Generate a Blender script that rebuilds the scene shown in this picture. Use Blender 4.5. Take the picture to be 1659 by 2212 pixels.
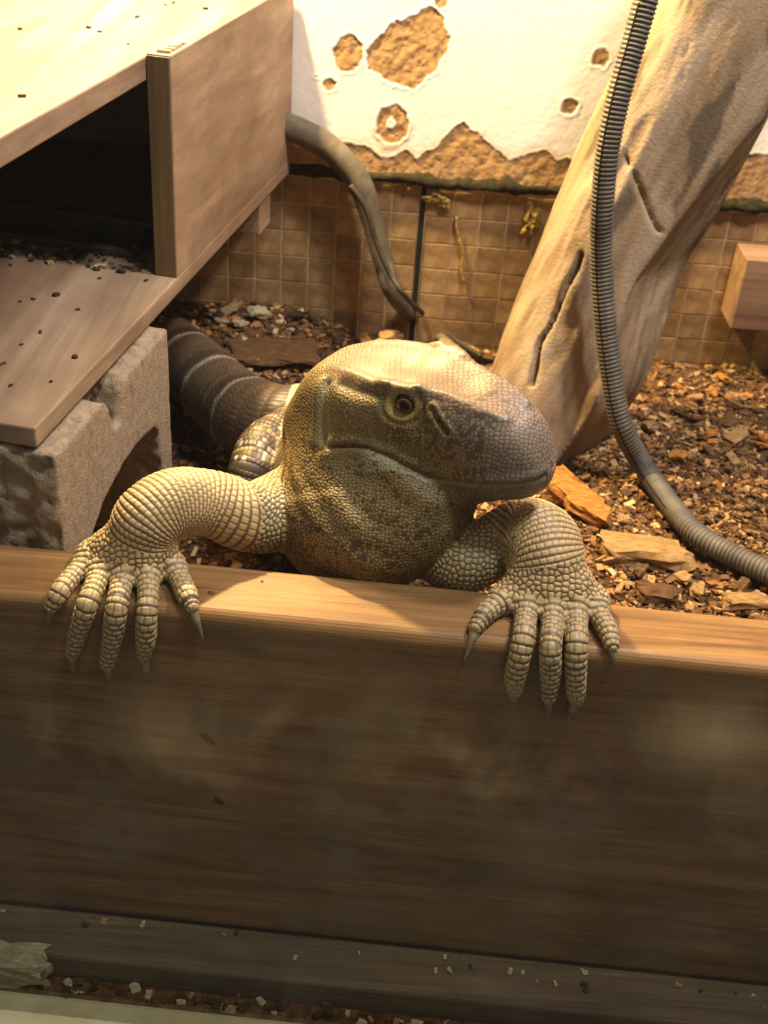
import bpy, bmesh, math, random
import numpy as np
from mathutils import Vector, Matrix, kdtree, noise as mnoise

for o in list(bpy.data.objects):
    bpy.data.objects.remove(o)
scene = bpy.context.scene
COL = scene.collection
MM = 0.001

# ------------------------------------------------------------------ camera
# survey of the photograph (1659 x 2212): focal length in pixels, tilt and roll
F_PX, IMG_W, IMG_H = 2530.0, 1659, 2212
TILT, ROLL = math.radians(33.0), math.radians(4.5)
CAM = np.array([0.0, 0.0, 310.0])                      # mm, plank top is z = 0
FWD = np.array([0.0, math.cos(TILT), -math.sin(TILT)])
_r0 = np.array([1.0, 0, 0]); _u0 = np.cross(_r0, FWD)
RIGHT = _r0 * math.cos(ROLL) + _u0 * math.sin(ROLL)
UP = -_r0 * math.sin(ROLL) + _u0 * math.cos(ROLL)
cam_data = bpy.data.cameras.new('camera')
cam = bpy.data.objects.new('camera', cam_data)
COL.objects.link(cam)
cam.matrix_world = Matrix(((RIGHT[0], UP[0], -FWD[0], CAM[0] * MM),
                           (RIGHT[1], UP[1], -FWD[1], CAM[1] * MM),
                           (RIGHT[2], UP[2], -FWD[2], CAM[2] * MM),
                           (0, 0, 0, 1)))
cam_data.sensor_fit = 'VERTICAL'
cam_data.sensor_height = 36.0
cam_data.sensor_width = 27.0
cam_data.lens = F_PX / IMG_H * 36.0
cam_data.clip_start = 0.01
cam_data.clip_end = 20
cam_data.dof.use_dof = True
cam_data.dof.focus_distance = 0.535
cam_data.dof.aperture_fstop = 16.0
scene.camera = cam

# ------------------------------------------------------------------ world, lights, exposure
world = bpy.data.worlds.new('world')
scene.world = world
world.use_nodes = True
world.node_tree.nodes['Background'].inputs[0].default_value = (1.0, 0.93, 0.80, 1)
world.node_tree.nodes['Background'].inputs[1].default_value = 0.12

def lamp(name, loc, target, power, color, size, spot=None, blend=0.5):
    d = bpy.data.lights.new(name, 'SPOT' if spot else 'POINT')
    d.energy = power; d.color = color; d.shadow_soft_size = size
    if spot:
        d.spot_size = math.radians(spot); d.spot_blend = blend
    o = bpy.data.objects.new(name, d)
    COL.objects.link(o)
    o.location = [c * MM for c in loc]
    v = Vector(target) - Vector(loc)
    o.rotation_euler = v.to_track_quat('-Z', 'Y').to_euler()
    return o
# the enclosure's own lamps, both above the picture: a basking lamp over the shelf (blown-out board and wall)
# and a whiter tube (the second set of shadows on plank and wall)
lamp('basking_lamp_offscreen', (-182, 790, 470), (0, 500, 0), 45.0, (1.0, 0.71, 0.32), 0.012)
lamp('tube_lamp_offscreen', (300, 552, 700), (0, 600, 0), 21.0, (1.0, 0.81, 0.71), 0.03)
# the visitors' room outside the glass has a cool ceiling light
lamp('room_ceiling_lamp_offscreen', (420, 150, 1750), (0, 400, 0), 68.0, (0.98, 1.0, 0.93), 0.12)

vs = scene.view_settings
vs.view_transform = 'Standard'
vs.look = 'None'
vs.exposure = 0.0
vs.gamma = 1.0
vs.use_curve_mapping = False

# ------------------------------------------------------------------ helpers
def ray(x, y):
    return FWD * F_PX + RIGHT * (x - IMG_W / 2) - UP * (y - IMG_H / 2)
def atz(x, y, z):
    d = ray(x, y); return CAM + d * (z - CAM[2]) / d[2]
def aty(x, y, Y):
    d = ray(x, y); return CAM + d * (Y - CAM[1]) / d[1]
def front_y(x):                       # front face of the plank (mm)
    return 386.1 - 0.0335 * x

rng = np.random.default_rng(7)
random.seed(7)

def tag(o, label=None, cat=None, group=None, kind=None):
    if label: o['label'] = label
    if cat: o['category'] = cat
    if group: o['group'] = group
    if kind: o['kind'] = kind
    return o

def mesh_obj(name, verts, faces, mat, parent=None, smooth=False, scale=MM):
    me = bpy.data.meshes.new(name)
    v = np.asarray(verts, dtype=float) * scale
    me.from_pydata(v.tolist(), [], [list(map(int, f)) for f in faces])
    me.update()
    if smooth:
        me.polygons.foreach_set('use_smooth', [True] * len(me.polygons))
    o = bpy.data.objects.new(name, me)
    COL.objects.link(o)
    if mat: me.materials.append(mat)
    if parent: o.parent = parent
    return o

def quad_mesh(name, verts, quads, mat, parent=None, smooth=True, scale=MM):
    """fast mesh from arrays of vertices and quads"""
    me = bpy.data.meshes.new(name)
    v = (np.asarray(verts) * scale).astype(np.float32)
    q = np.asarray(quads, dtype=np.int32)
    k = q.shape[1]
    me.vertices.add(len(v)); me.vertices.foreach_set('co', v.ravel())
    me.loops.add(q.size); me.loops.foreach_set('vertex_index', q.ravel())
    me.polygons.add(len(q))
    me.polygons.foreach_set('loop_start', np.arange(0, q.size, k, dtype=np.int32))
    me.polygons.foreach_set('loop_total', np.full(len(q), k, dtype=np.int32))
    me.polygons.foreach_set('use_smooth', np.full(len(q), smooth))
    me.update(); me.validate()
    o = bpy.data.objects.new(name, me)
    COL.objects.link(o)
    if mat: me.materials.append(mat)
    if parent: o.parent = parent
    return o

def set_color(o, rgb, name='Col'):
    me = o.data
    a = me.color_attributes.new(name, 'FLOAT_COLOR', 'POINT')
    c = np.ones((len(me.vertices), 4), dtype=np.float32)
    c[:, :3] = rgb
    a.data.foreach_set('color', c.ravel())

def empty(name, loc=(0, 0, 0)):
    o = bpy.data.objects.new(name, None)
    COL.objects.link(o)
    o.location = [c * MM for c in loc]
    o.empty_display_size = 0.02
    return o

def box_bm(bm, mn, mx, bev=0.0, seg=2):
    r = bmesh.ops.create_cube(bm, size=1.0)
    vs_ = r['verts']
    for v in vs_:
        v.co = Vector([mn[i] + (v.co[i] + 0.5) * (mx[i] - mn[i]) for i in range(3)])
    if bev:
        es = list({e for v in vs_ for e in v.link_edges})
        bmesh.ops.bevel(bm, geom=es, offset=bev, segments=seg, affect='EDGES', profile=0.5)

def bm_obj(name, bm, mat, parent=None, smooth=False, mat4=None):
    me = bpy.data.meshes.new(name)
    if mat4 is not None:
        bmesh.ops.transform(bm, matrix=mat4, verts=bm.verts)
    bmesh.ops.scale(bm, vec=(MM, MM, MM), verts=bm.verts)
    bm.normal_update()
    bm.to_mesh(me); bm.free()
    if smooth:
        me.polygons.foreach_set('use_smooth', [True] * len(me.polygons))
    o = bpy.data.objects.new(name, me)
    COL.objects.link(o)
    me.materials.append(mat)
    if parent: o.parent = parent
    return o

def catmull(P, n):
    P = np.asarray(P, float)
    Q = np.vstack([2 * P[0] - P[1], P, 2 * P[-1] - P[-2]])
    out = []
    for i in range(1, len(Q) - 2):
        t = np.linspace(0, 1, n, endpoint=False)[:, None]
        a, b, c, d = Q[i - 1], Q[i], Q[i + 1], Q[i + 2]
        out.append(0.5 * ((2 * b) + (-a + c) * t + (2 * a - 5 * b + 4 * c - d) * t ** 2 + (-a + 3 * b - 3 * c + d) * t ** 3))
    out.append(P[-1:])
    return np.vstack(out)

def resample(P, step):
    d = np.r_[0, np.cumsum(np.linalg.norm(np.diff(P[:, :3], axis=0), axis=1))]
    n = max(2, int(d[-1] / step) + 1)
    s = np.linspace(0, d[-1], n)
    return np.stack([np.interp(s, d, P[:, k]) for k in range(P.shape[1])], 1), s

def frames(P):
    T = np.gradient(P, axis=0); T /= np.linalg.norm(T, axis=1)[:, None]
    n = np.cross(T[0], [0, 0, 1.0])
    if np.linalg.norm(n) < 1e-3: n = np.cross(T[0], [0, 1.0, 0])
    n /= np.linalg.norm(n)
    N = [n]
    for i in range(1, len(P)):
        n = N[-1] - T[i] * (N[-1] @ T[i]); n /= np.linalg.norm(n); N.append(n)
    N = np.array(N)
    return T, N, np.cross(T, N)

def tube(name, P, radii, mat, parent=None, seg=20, flat=1.0, cap=True):
    P = np.asarray(P, float); radii = np.broadcast_to(radii, len(P))
    T, N, B = frames(P)
    a = np.linspace(0, 2 * np.pi, seg, endpoint=False)
    V = (P[:, None] + radii[:, None, None] * (N[:, None] * np.cos(a)[None, :, None] + flat * B[:, None] * np.sin(a)[None, :, None])).reshape(-1, 3)
    F = []
    for i in range(len(P) - 1):
        for j in range(seg):
            k = (j + 1) % seg
            F.append((i * seg + j, i * seg + k, (i + 1) * seg + k, (i + 1) * seg + j))
    if cap:
        F.append(tuple(range(seg))[::-1]); F.append(tuple((len(P) - 1) * seg + j for j in range(seg)))
    return mesh_obj(name, V, F, mat, parent, smooth=True)

# lattice value noise, vectorised
def vnoise(p, scale, seed=0):
    p = np.asarray(p) / scale
    i = np.floor(p).astype(np.int64); f = p - i
    f = f * f * (3 - 2 * f)
    def h(a, b, c):
        n = (a * 73856093) ^ (b * 19349663) ^ (c * 83492791) ^ (seed * 2654435761)
        n = (n ^ (n >> 13)) * 1274126177
        n = n & 0xffffffff
        n = (n ^ (n >> 15)) * 2246822519 & 0xffffffff
        return ((n ^ (n >> 13)) & 0xffff) / 65535.0
    r = 0
    for dx in (0, 1):
        wx = f[:, 0] if dx else 1 - f[:, 0]
        for dy in (0, 1):
            wy = f[:, 1] if dy else 1 - f[:, 1]
            for dz in (0, 1):
                wz = f[:, 2] if dz else 1 - f[:, 2]
                r = r + wx * wy * wz * h(i[:, 0] + dx, i[:, 1] + dy, i[:, 2] + dz)
    return r
def fbm(p, scale, oct=3, seed=0):
    r = 0; a = 1; t = 0
    for k in range(oct):
        r = r + a * vnoise(p, scale / 2 ** k, seed + k); t += a; a *= 0.5
    return r / t
def sstep(a, b, x):
    t = np.clip((x - a) / (b - a), 0, 1); return t * t * (3 - 2 * t)

# ------------------------------------------------------------------ materials
def mat_new(name):
    m = bpy.data.materials.new(name); m.use_nodes = True
    nt = m.node_tree
    return m, nt, nt.nodes['Principled BSDF']
def N(nt, typ, **kw):
    n = nt.nodes.new(typ)
    for k, v in kw.items():
        if k.startswith('i_'):
            key = k[2:]
            key = int(key) if key.isdigit() else key.replace('_', ' ')
            n.inputs[key].default_value = v
        else: setattr(n, k, v)
    return n
def lin(c):
    return tuple(((x / 255) / 12.92 if x / 255 <= 0.04045 else ((x / 255 + 0.055) / 1.055) ** 2.4) for x in c)
def ramp(nt, fac, stops):
    r = nt.nodes.new('ShaderNodeValToRGB')
    el = r.color_ramp.elements
    while len(el) > 1: el.remove(el[-1])
    el[0].position = stops[0][0]; el[0].color = (*lin(stops[0][1]), 1)
    for p, c in stops[1:]:
        e = el.new(p); e.color = (*lin(c), 1)
    nt.links.new(fac, r.inputs[0])
    return r.outputs[0]
def coords(nt, scale=(1, 1, 1), rot=(0, 0, 0)):
    t = nt.nodes.new('ShaderNodeTexCoord'); m = nt.nodes.new('ShaderNodeMapping')
    m.inputs['Scale'].default_value = scale; m.inputs['Rotation'].default_value = rot
    nt.links.new(t.outputs['Object'], m.inputs[0])
    return m.outputs[0]
def noise_n(nt, vec, scale, detail=4, rough=0.55, dist=0.0):
    n = nt.nodes.new('ShaderNodeTexNoise')
    n.inputs['Scale'].default_value = scale; n.inputs['Detail'].default_value = detail
    n.inputs['Roughness'].default_value = rough; n.inputs['Distortion'].default_value = dist
    nt.links.new(vec, n.inputs['Vector'])
    return n.outputs['Fac']
def bump(nt, bsdf, h, strength, dist):
    b = nt.nodes.new('ShaderNodeBump')
    b.inputs['Strength'].default_value = strength; b.inputs['Distance'].default_value = dist
    nt.links.new(h, b.inputs['Height'])
    nt.links.new(b.outputs[0], bsdf.inputs['Normal'])
    return b
def mixc(nt, fac, a, b, mode='MIX'):
    m = nt.nodes.new('ShaderNodeMix'); m.data_type = 'RGBA'; m.blend_type = mode
    def put(s, v):
        if hasattr(v, 'links'): nt.links.new(v, s)
        elif isinstance(v, (int, float)): s.default_value = v
        else: s.default_value = (*lin(v), 1)
    put(m.inputs[0], fac); put(m.inputs[6], a); put(m.inputs[7], b)
    return m.outputs[2]
def math_n(nt, op, a, b=None):
    m = nt.nodes.new('ShaderNodeMath'); m.operation = op
    for k, v in ((0, a), (1, b)):
        if v is None: continue
        if hasattr(v, 'links'): nt.links.new(v, m.inputs[k])
        else: m.inputs[k].default_value = v
    return m.outputs[0]

def simple_noise_mat(name, stops, scale, stretch=(1, 1, 1), rough=0.8, bscale=None, bstr=0.4, bdist=0.0006, detail=6, spec=0.3):
    m, nt, b = mat_new(name)
    v = coords(nt, stretch)
    n = noise_n(nt, v, scale, detail, 0.6)
    nt.links.new(ramp(nt, n, stops), b.inputs['Base Color'])
    b.inputs['Roughness'].default_value = rough
    b.inputs['Specular IOR Level'].default_value = spec
    h = noise_n(nt, v, bscale or scale * 3, 5, 0.65)
    bump(nt, b, h, bstr, bdist)
    return m

def attr_mat(name, rough=0.7, spec=0.3, bscale=None, bstr=0.3, bdist=0.0005, mul=None):
    m, nt, b = mat_new(name)
    a = nt.nodes.new('ShaderNodeAttribute'); a.attribute_name = 'Col'
    col = a.outputs['Color']
    v = coords(nt)
    if mul:
        n = noise_n(nt, v, mul[0], 5, 0.6)
        col = mixc(nt, 1.0, col, ramp(nt, n, [(0.3, (mul[1],) * 3), (0.7, (255,) * 3)]), 'MULTIPLY')
    nt.links.new(col, b.inputs['Base Color'])
    b.inputs['Roughness'].default_value = rough
    b.inputs['Specular IOR Level'].default_value = spec
    if bscale:
        bump(nt, b, noise_n(nt, v, bscale, 5, 0.6), bstr, bdist)
    return m

def wood_mat(name, dark, mid, light, grain_axis=0, scale=1.0, rough=0.55, contrast=1.0, stain=None):
    """long-grained timber: stretched noise streaks, fine pores, blotches"""
    m, nt, b = mat_new(name)
    st = [90, 90, 90]; st[grain_axis] = 5
    v = coords(nt, tuple(s * scale for s in st))
    n1 = noise_n(nt, v, 1.0, 5, 0.6, 0.6)
    st2 = [600, 600, 600]; st2[grain_axis] = 14
    v2 = coords(nt, tuple(s * scale for s in st2))
    n2 = noise_n(nt, v2, 1.0, 3, 0.6)
    v3 = coords(nt, (1, 1, 1))
    n3 = noise_n(nt, v3, 18.0, 4, 0.6)
    c = ramp(nt, n1, [(0.30, dark), (0.5, mid), (0.72, light)])
    c = mixc(nt, 0.35 * contrast, c, ramp(nt, n2, [(0.32, (110, 95, 85)), (0.62, (255, 255, 255))]), 'MULTIPLY')
    c = mixc(nt, 0.5, c, ramp(nt, n3, [(0.3, (190, 180, 170)), (0.65, (255, 255, 255))]), 'MULTIPLY')
    if stain:
        n4 = noise_n(nt, v3, 9.0, 5, 0.62, 0.4)
        c = mixc(nt, math_n(nt, 'MULTIPLY', ramp_f(nt, n4, 0.42, 0.68), stain[1]), c, stain[0])
    nt.links.new(c, b.inputs['Base Color'])
    b.inputs['Roughness'].default_value = rough
    b.inputs['Specular IOR Level'].default_value = 0.3
    bump(nt, b, math_n(nt, 'ADD', n1, n2), 0.25, 0.0004)
    return m
def ramp_f(nt, fac, a, b_):
    r = nt.nodes.new('ShaderNodeMapRange')
    r.inputs[1].default_value = a; r.inputs[2].default_value = b_
    r.interpolation_type = 'SMOOTHSTEP'
    nt.links.new(fac, r.inputs[0])
    return r.outputs[0]

# ------------------------------------------------------------------ implicit surfaces -> quads
def smin(a, b, k):
    if k <= 0: return np.minimum(a, b)
    h = np.maximum(k - np.abs(a - b), 0) / k
    return np.minimum(a, b) - h * h * k * 0.25

class Chain:
    """chain of round cones; flat = (normal, factor) squeezes the section along a normal"""
    def __init__(s, pts, rad, k=3.0, name='', flat=None):
        s.P = np.asarray(pts, float); s.R = np.asarray(rad, float); s.k = k; s.name = name; s.flat = flat
        s.c = (s.P.min(0) + s.P.max(0)) / 2
        s.br = np.linalg.norm(s.P - s.c, axis=1).max() + s.R.max()
        s.cum = np.r_[0, np.cumsum(np.linalg.norm(np.diff(s.P, axis=0), axis=1))]
    def eval(s, p, full=False, near=None):
        best = np.full(len(p), 1e9); u = np.zeros(len(p)); idx = np.zeros(len(p), int); tt = np.zeros(len(p))
        for i in range(len(s.P) - 1):
            a, b = s.P[i], s.P[i + 1]
            ab = b - a
            if near is not None and np.linalg.norm((a + b) / 2 - near[0]) > near[1] + np.linalg.norm(ab) / 2 + max(s.R[i], s.R[i + 1]): continue
            t = np.clip(((p - a) @ ab) / (ab @ ab), 0, 1)
            q = p - a - t[:, None] * ab
            if s.flat is not None:
                n, fct = s.flat
                q = q + ((q @ n) * (fct - 1))[:, None] * n
            d = np.linalg.norm(q, axis=1) - (s.R[i] + t * (s.R[i + 1] - s.R[i]))
            if full:
                m = d < best
                te = t
                if i == 0 or i == len(s.P) - 2:            # run on past the ends
                    raw = ((p - a) @ ab) / (ab @ ab)
                    te = np.where((raw < 0) & (i == 0), raw, np.where((raw > 1) & (i == len(s.P) - 2), raw, t))
                u[m] = (s.cum[i] + te * (s.cum[i + 1] - s.cum[i]))[m]; idx[m] = i; tt[m] = t[m]
            best = np.minimum(best, d)
        return (best, u, idx, tt) if full else best
    def angle(s, p, idx, tt, ref):
        ax = np.diff(s.P, axis=0); ax /= np.linalg.norm(ax, axis=1)[:, None]
        # smooth axis directions at joints
        J = np.vstack([ax[:1], (ax[1:] + ax[:-1]) / 2, ax[-1:]])
        a = J[idx] * (1 - tt)[:, None] + J[idx + 1] * tt[:, None]
        a /= np.linalg.norm(a, axis=1)[:, None]
        c = s.P[idx] + tt[:, None] * (s.P[idx + 1] - s.P[idx])
        q = p - c
        r1 = ref - a * (a @ ref)[:, None]; r1 /= np.linalg.norm(r1, axis=1)[:, None] + 1e-9
        r2 = np.cross(a, r1)
        return np.arctan2((q * r2).sum(1), (q * r1).sum(1))

def polygonise(prims, vox, pad=4.0):
    mn = np.min([p.c - p.br for p in prims], axis=0) - pad
    mx = np.max([p.c + p.br for p in prims], axis=0) + pad
    B = 20
    nb = np.ceil((mx - mn) / (vox * B)).astype(int)
    dims = nb * B + 1
    G = np.full(dims, 1e3, np.float32)
    g = np.arange(B + 1)
    off = np.stack(np.meshgrid(g, g, g, indexing='ij'), -1).reshape(-1, 3) * vox
    bc = off.max() / 2
    half = bc * math.sqrt(3)
    C = np.array([p.c for p in prims]); Rr = np.array([p.br for p in prims])
    for ix in range(nb[0]):
        for iy in range(nb[1]):
            for iz in range(nb[2]):
                o = mn + np.array([ix, iy, iz]) * B * vox
                cen = o + bc
                near = np.linalg.norm(C - cen, axis=1) < Rr + half + 6
                if not near.any(): continue
                ps = [prims[i] for i in np.where(near)[0]]
                d0 = 1e3
                for q in ps: d0 = min(d0, q.eval(cen[None])[0])
                sl = (slice(ix * B, ix * B + B + 1), slice(iy * B, iy * B + B + 1), slice(iz * B, iz * B + B + 1))
                if d0 > half * 1.5 + 8: continue
                if d0 < -(half * 1.5 + 8):
                    G[sl] = -1e3; continue
                pts = o + off
                d = np.full(len(pts), 1e3)
                for q in ps: d = smin(d, q.eval(pts, near=(cen, half + q.k + 3)), q.k)
                G[sl] = d.reshape(B + 1, B + 1, B + 1)
    # surface nets
    S = G < 0
    cnt = np.zeros(tuple(np.array(S.shape) - 1), np.int8)
    for dx in (0, 1):
        for dy in (0, 1):
            for dz in (0, 1):
                cnt += S[dx:S.shape[0] - 1 + dx, dy:S.shape[1] - 1 + dy, dz:S.shape[2] - 1 + dz]
    act = (cnt > 0) & (cnt < 8)
    ids = np.full(act.shape, -1, np.int64)
    cells = np.argwhere(act)
    ids[act] = np.arange(len(cells))
    acc = np.zeros((len(cells), 3)); num = np.zeros(len(cells))
    corners = [(a, b, c) for a in (0, 1) for b in (0, 1) for c in (0, 1)]
    for a in corners:
        for ax in range(3):
            if a[ax]: continue
            b = list(a); b[ax] = 1
            va = G[cells[:, 0] + a[0], cells[:, 1] + a[1], cells[:, 2] + a[2]]
            vb = G[cells[:, 0] + b[0], cells[:, 1] + b[1], cells[:, 2] + b[2]]
            m = (va < 0) != (vb < 0)
            t = np.where(m, va / np.where(m, va - vb, 1), 0)
            q = np.tile(np.array(a, float), (len(cells), 1)); q[:, ax] = t
            acc[m] += q[m]; num[m] += 1
    V = mn + (cells + acc / num[:, None]) * vox
    quads = []
    for ax in range(3):
        b, c = [(1, 2), (2, 0), (0, 1)][ax]
        sl0 = [slice(None)] * 3; sl1 = [slice(None)] * 3
        sl0[ax] = slice(0, -1); sl1[ax] = slice(1, None)
        ch = S[tuple(sl0)] != S[tuple(sl1)]
        e = np.argwhere(ch)
        e = e[(e[:, b] > 0) & (e[:, c] > 0) & (e[:, b] < S.shape[b] - 1) & (e[:, c] < S.shape[c] - 1)]
        ins = S[tuple(e.T)]
        def idat(db, dc):
            q = e.copy(); q[:, b] += db; q[:, c] += dc
            return ids[tuple(q.T)]
        Q = np.stack([idat(-1, -1), idat(0, -1), idat(0, 0), idat(-1, 0)], 1)
        Q[~ins] = Q[~ins][:, ::-1]
        quads.append(Q)
    quads = np.vstack(quads)
    return V, quads[(quads >= 0).all(1)]

def relax(V, Q, it=2, lam=0.5):
    e = np.vstack([Q[:, [0, 1]], Q[:, [1, 2]], Q[:, [2, 3]], Q[:, [3, 0]]])
    n = len(V)
    deg = np.bincount(e[:, 0], minlength=n) + np.bincount(e[:, 1], minlength=n)
    for _ in range(it):
        A = np.stack([np.bincount(e[:, 0], V[e[:, 1], k], n) + np.bincount(e[:, 1], V[e[:, 0], k], n) for k in range(3)], 1)
        V = V * (1 - lam) + lam * A / deg[:, None]
    return V
def subdiv(V, Q):
    """one level of linear quad subdivision"""
    n = len(V); m = len(Q)
    e = np.stack([Q, np.roll(Q, -1, 1)], -1).reshape(-1, 2)
    es = np.sort(e, 1)
    key = es[:, 0].astype(np.int64) * n + es[:, 1]
    uq, inv = np.unique(key, return_inverse=True)
    a, b = uq // n, uq % n
    EV = (V[a] + V[b]) / 2
    FV = V[Q].mean(1)
    ei = inv.reshape(m, 4) + n
    fi = np.arange(m) + n + len(EV)
    NQ = np.concatenate([np.stack([Q[:, i], ei[:, i], fi, ei[:, (i - 1) % 4]], 1) for i in range(4)])
    return np.vstack([V, EV, FV]), NQ
def vnormals(V, Q):
    fn = np.cross(V[Q[:, 2]] - V[Q[:, 0]], V[Q[:, 3]] - V[Q[:, 1]])
    Nn = np.zeros_like(V)
    for k in range(4):
        for c in range(3):
            Nn[:, c] += np.bincount(Q[:, k], fn[:, c], len(V))
    return Nn / (np.linalg.norm(Nn, axis=1)[:, None] + 1e-12)
def poly_dist(p, poly):
    """distance to a polyline and arclength fraction"""
    poly = np.asarray(poly, float); best = np.full(len(p), 1e9); fr = np.zeros(len(p))
    cum = np.r_[0, np.cumsum(np.linalg.norm(np.diff(poly, axis=0), axis=1))]
    for i in range(len(poly) - 1):
        a, b = poly[i], poly[i + 1]; ab = b - a
        t = np.clip(((p - a) @ ab) / (ab @ ab), 0, 1)
        d = np.linalg.norm(p - a - t[:, None] * ab, axis=1)
        m = d < best; best[m] = d[m]; fr[m] = ((cum[i] + t * (cum[i + 1] - cum[i])) / cum[-1])[m]
    return best, fr
# ------------------------------------------------------------------ floor of bark substrate
def floor_h(x, y):
    x = np.asarray(x, float); y = np.asarray(y, float)
    p = np.stack([x, y, x * 0], -1).reshape(-1, 3)
    n = (fbm(p, 60, 3, 71).reshape(x.shape) - 0.5) * 14
    rise = 24 * sstep(-10, -110, x) * sstep(640, 850, y)
    hollow = 5 * sstep(60, 200, x) * sstep(560, 430, y)
    return -86 + n + rise + hollow
FX = np.arange(-420, 461, 5.0); FY = np.arange(424, 881, 5.0)
gx, gy = np.meshgrid(FX, FY, indexing='ij')
gz = floor_h(gx, gy)
V = np.stack([gx, gy, gz], -1).reshape(-1, 3)
ny_ = len(FY)
I = np.arange(len(FX) - 1)[:, None] * ny_ + np.arange(ny_ - 1)[None]
Q = np.stack([I, I + ny_, I + ny_ + 1, I + 1], -1).reshape(-1, 4)
m_soil = simple_noise_mat('bark_soil', [(0.25, (44, 32, 22)), (0.5, (92, 66, 42)), (0.75, (138, 104, 70))], 160, rough=0.95, bscale=420, bstr=0.8, bdist=0.003, spec=0.1)
floor = quad_mesh('floor', V, Q, m_soil)
tag(floor, 'brown bark substrate covering the enclosure floor', None, None, 'structure')

# ------------------------------------------------------------------ back wall
WALL_Y = 860.0
m_mortar = simple_noise_mat('wall_mortar', [(0.3, (150, 128, 92)), (0.7, (196, 172, 132))], 120, rough=0.95, bscale=500, bstr=0.6, bdist=0.001)
bm = bmesh.new(); box_bm(bm, (-420, WALL_Y + 2.2, -130), (460, WALL_Y + 40, 620))
wall = bm_obj('wall_back', bm, m_mortar)
tag(wall, 'back wall, small brown tiles below and peeling white paint above', None, None, 'structure')

# painted plaster with flaked patches: the paint stands proud of the bare render
px_ = np.arange(-120, 300.01, 0.8); pz_ = np.arange(46, 262.01, 0.8)
gx, gz = np.meshgrid(px_, pz_, indexing='ij')
pp = np.stack([gx.ravel(), np.zeros(gx.size), gz.ravel()], 1)
wob = (fbm(pp, 7, 4, 5) - 0.5) * 9 + (fbm(pp, 2.2, 2, 6) - 0.5) * 2.5
x_, z_ = pp[:, 0], pp[:, 2]
def poly_sd(px, pz, poly):
    poly = np.asarray(poly, float); d = np.full(len(px), 1e9); ins = np.zeros(len(px), bool)
    for i in range(len(poly)):
        a, b = poly[i], poly[(i + 1) % len(poly)]
        e = b - a
        t = np.clip(((px - a[0]) * e[0] + (pz - a[1]) * e[1]) / (e @ e), 0, 1)
        d = np.minimum(d, np.hypot(px - a[0] - t * e[0], pz - a[1] - t * e[1]))
        cr = (a[1] > pz) != (b[1] > pz)
        with np.errstate(divide='ignore', invalid='ignore'):
            xs = (b[0] - a[0]) * (pz - a[1]) / (b[1] - a[1]) + a[0]
        ins ^= cr & (px < xs)
    return np.where(ins, -d, d)
bare = poly_sd(x_, z_, [(-38, 133), (-22, 150), (4, 165), (15, 159), (19, 143), (13, 124), (-3, 109), (-20, 113), (-34, 121)])
for cx, cz, rx, rz in [(-50, 130, 11, 12), (-63, 107.5, 4.6, 4.2), (125, 141, 5.5, 6), (109, 106, 6, 6.4), (11, 170, 4.5, 6), (128, 136, 2.5, 3), (-72, 113, 1.6, 0.9), (205, 150, 6, 5), (170, 210, 9, 6), (60, 225, 12, 7)]:
    bare = np.minimum(bare, (np.hypot((x_ - cx) / rx, (z_ - cz) / rz) - 1) * min(rx, rz))
ring = (np.hypot((x_ + 16) / 11.5, (z_ - 83) / 14) - 1) * 11.5
ring = np.maximum(ring, -(np.hypot((x_ + 17) / 3.2, (z_ - 85) / 4) - 1) * 3.2)
bare = np.minimum(bare, ring)
edge_x = [-130, -60, -48, -31, -22, -18, -10, -4, 4, 10, 18, 27, 35, 45, 57, 71, 84, 97, 106, 140, 180, 231, 250, 300]
edge_z = [62, 64, 67, 66, 58, 59, 62, 66, 58, 66, 71, 83, 89, 83, 73, 63, 70, 74, 67, 70, 66, 78, 84, 82]
bare = np.minimum(bare, (z_ - np.interp(x_, edge_x, edge_z)) * 0.9)
bare = bare + wob * 0.55
pm = sstep(0.5, -0.5, bare)                                     # 1 where the paint is gone
rel = (fbm(pp, 5, 4, 9) - 0.5)
yy = WALL_Y + pm * (0.6 + 1.5 * rel) - (1 - pm) * (0.25 * rel) - 0.25 * np.exp(-((bare - 1.2) / 1.1) ** 2) * (pm < 0.5)
V = np.stack([x_, yy, z_], 1)
nz_ = len(pz_)
I = np.arange(len(px_) - 1)[:, None] * nz_ + np.arange(nz_ - 1)[None]
Q = np.stack([I, I + nz_, I + nz_ + 1, I + 1], -1).reshape(-1, 4)
m_paint = attr_mat('flaking_paint', rough=0.75, bscale=300, bstr=0.3, bdist=0.0008)
plaster = quad_mesh('plaster', V, Q, m_paint, wall, smooth=True)
white = np.array(lin((236, 232, 226))); brown = np.array(lin((168, 134, 92)))
nn = fbm(pp, 3.0, 3, 13)[:, None]
rgb = white * (0.94 + 0.08 * fbm(pp, 30, 3, 14)[:, None]) * (1 - pm[:, None]) + brown * (0.62 + 0.7 * nn) * pm[:, None]
dirt = np.exp(-((bare - 1.5) / 4.0) ** 2) * (1 - pm) * sstep(95, 70, z_)
rgb = rgb * (1 - 0.5 * dirt[:, None]) + np.array(lin((170, 140, 70))) * 0.5 * dirt[:, None]
set_color(plaster, rgb)
tag(plaster, 'white wall paint flaked off down to brown render')

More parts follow.
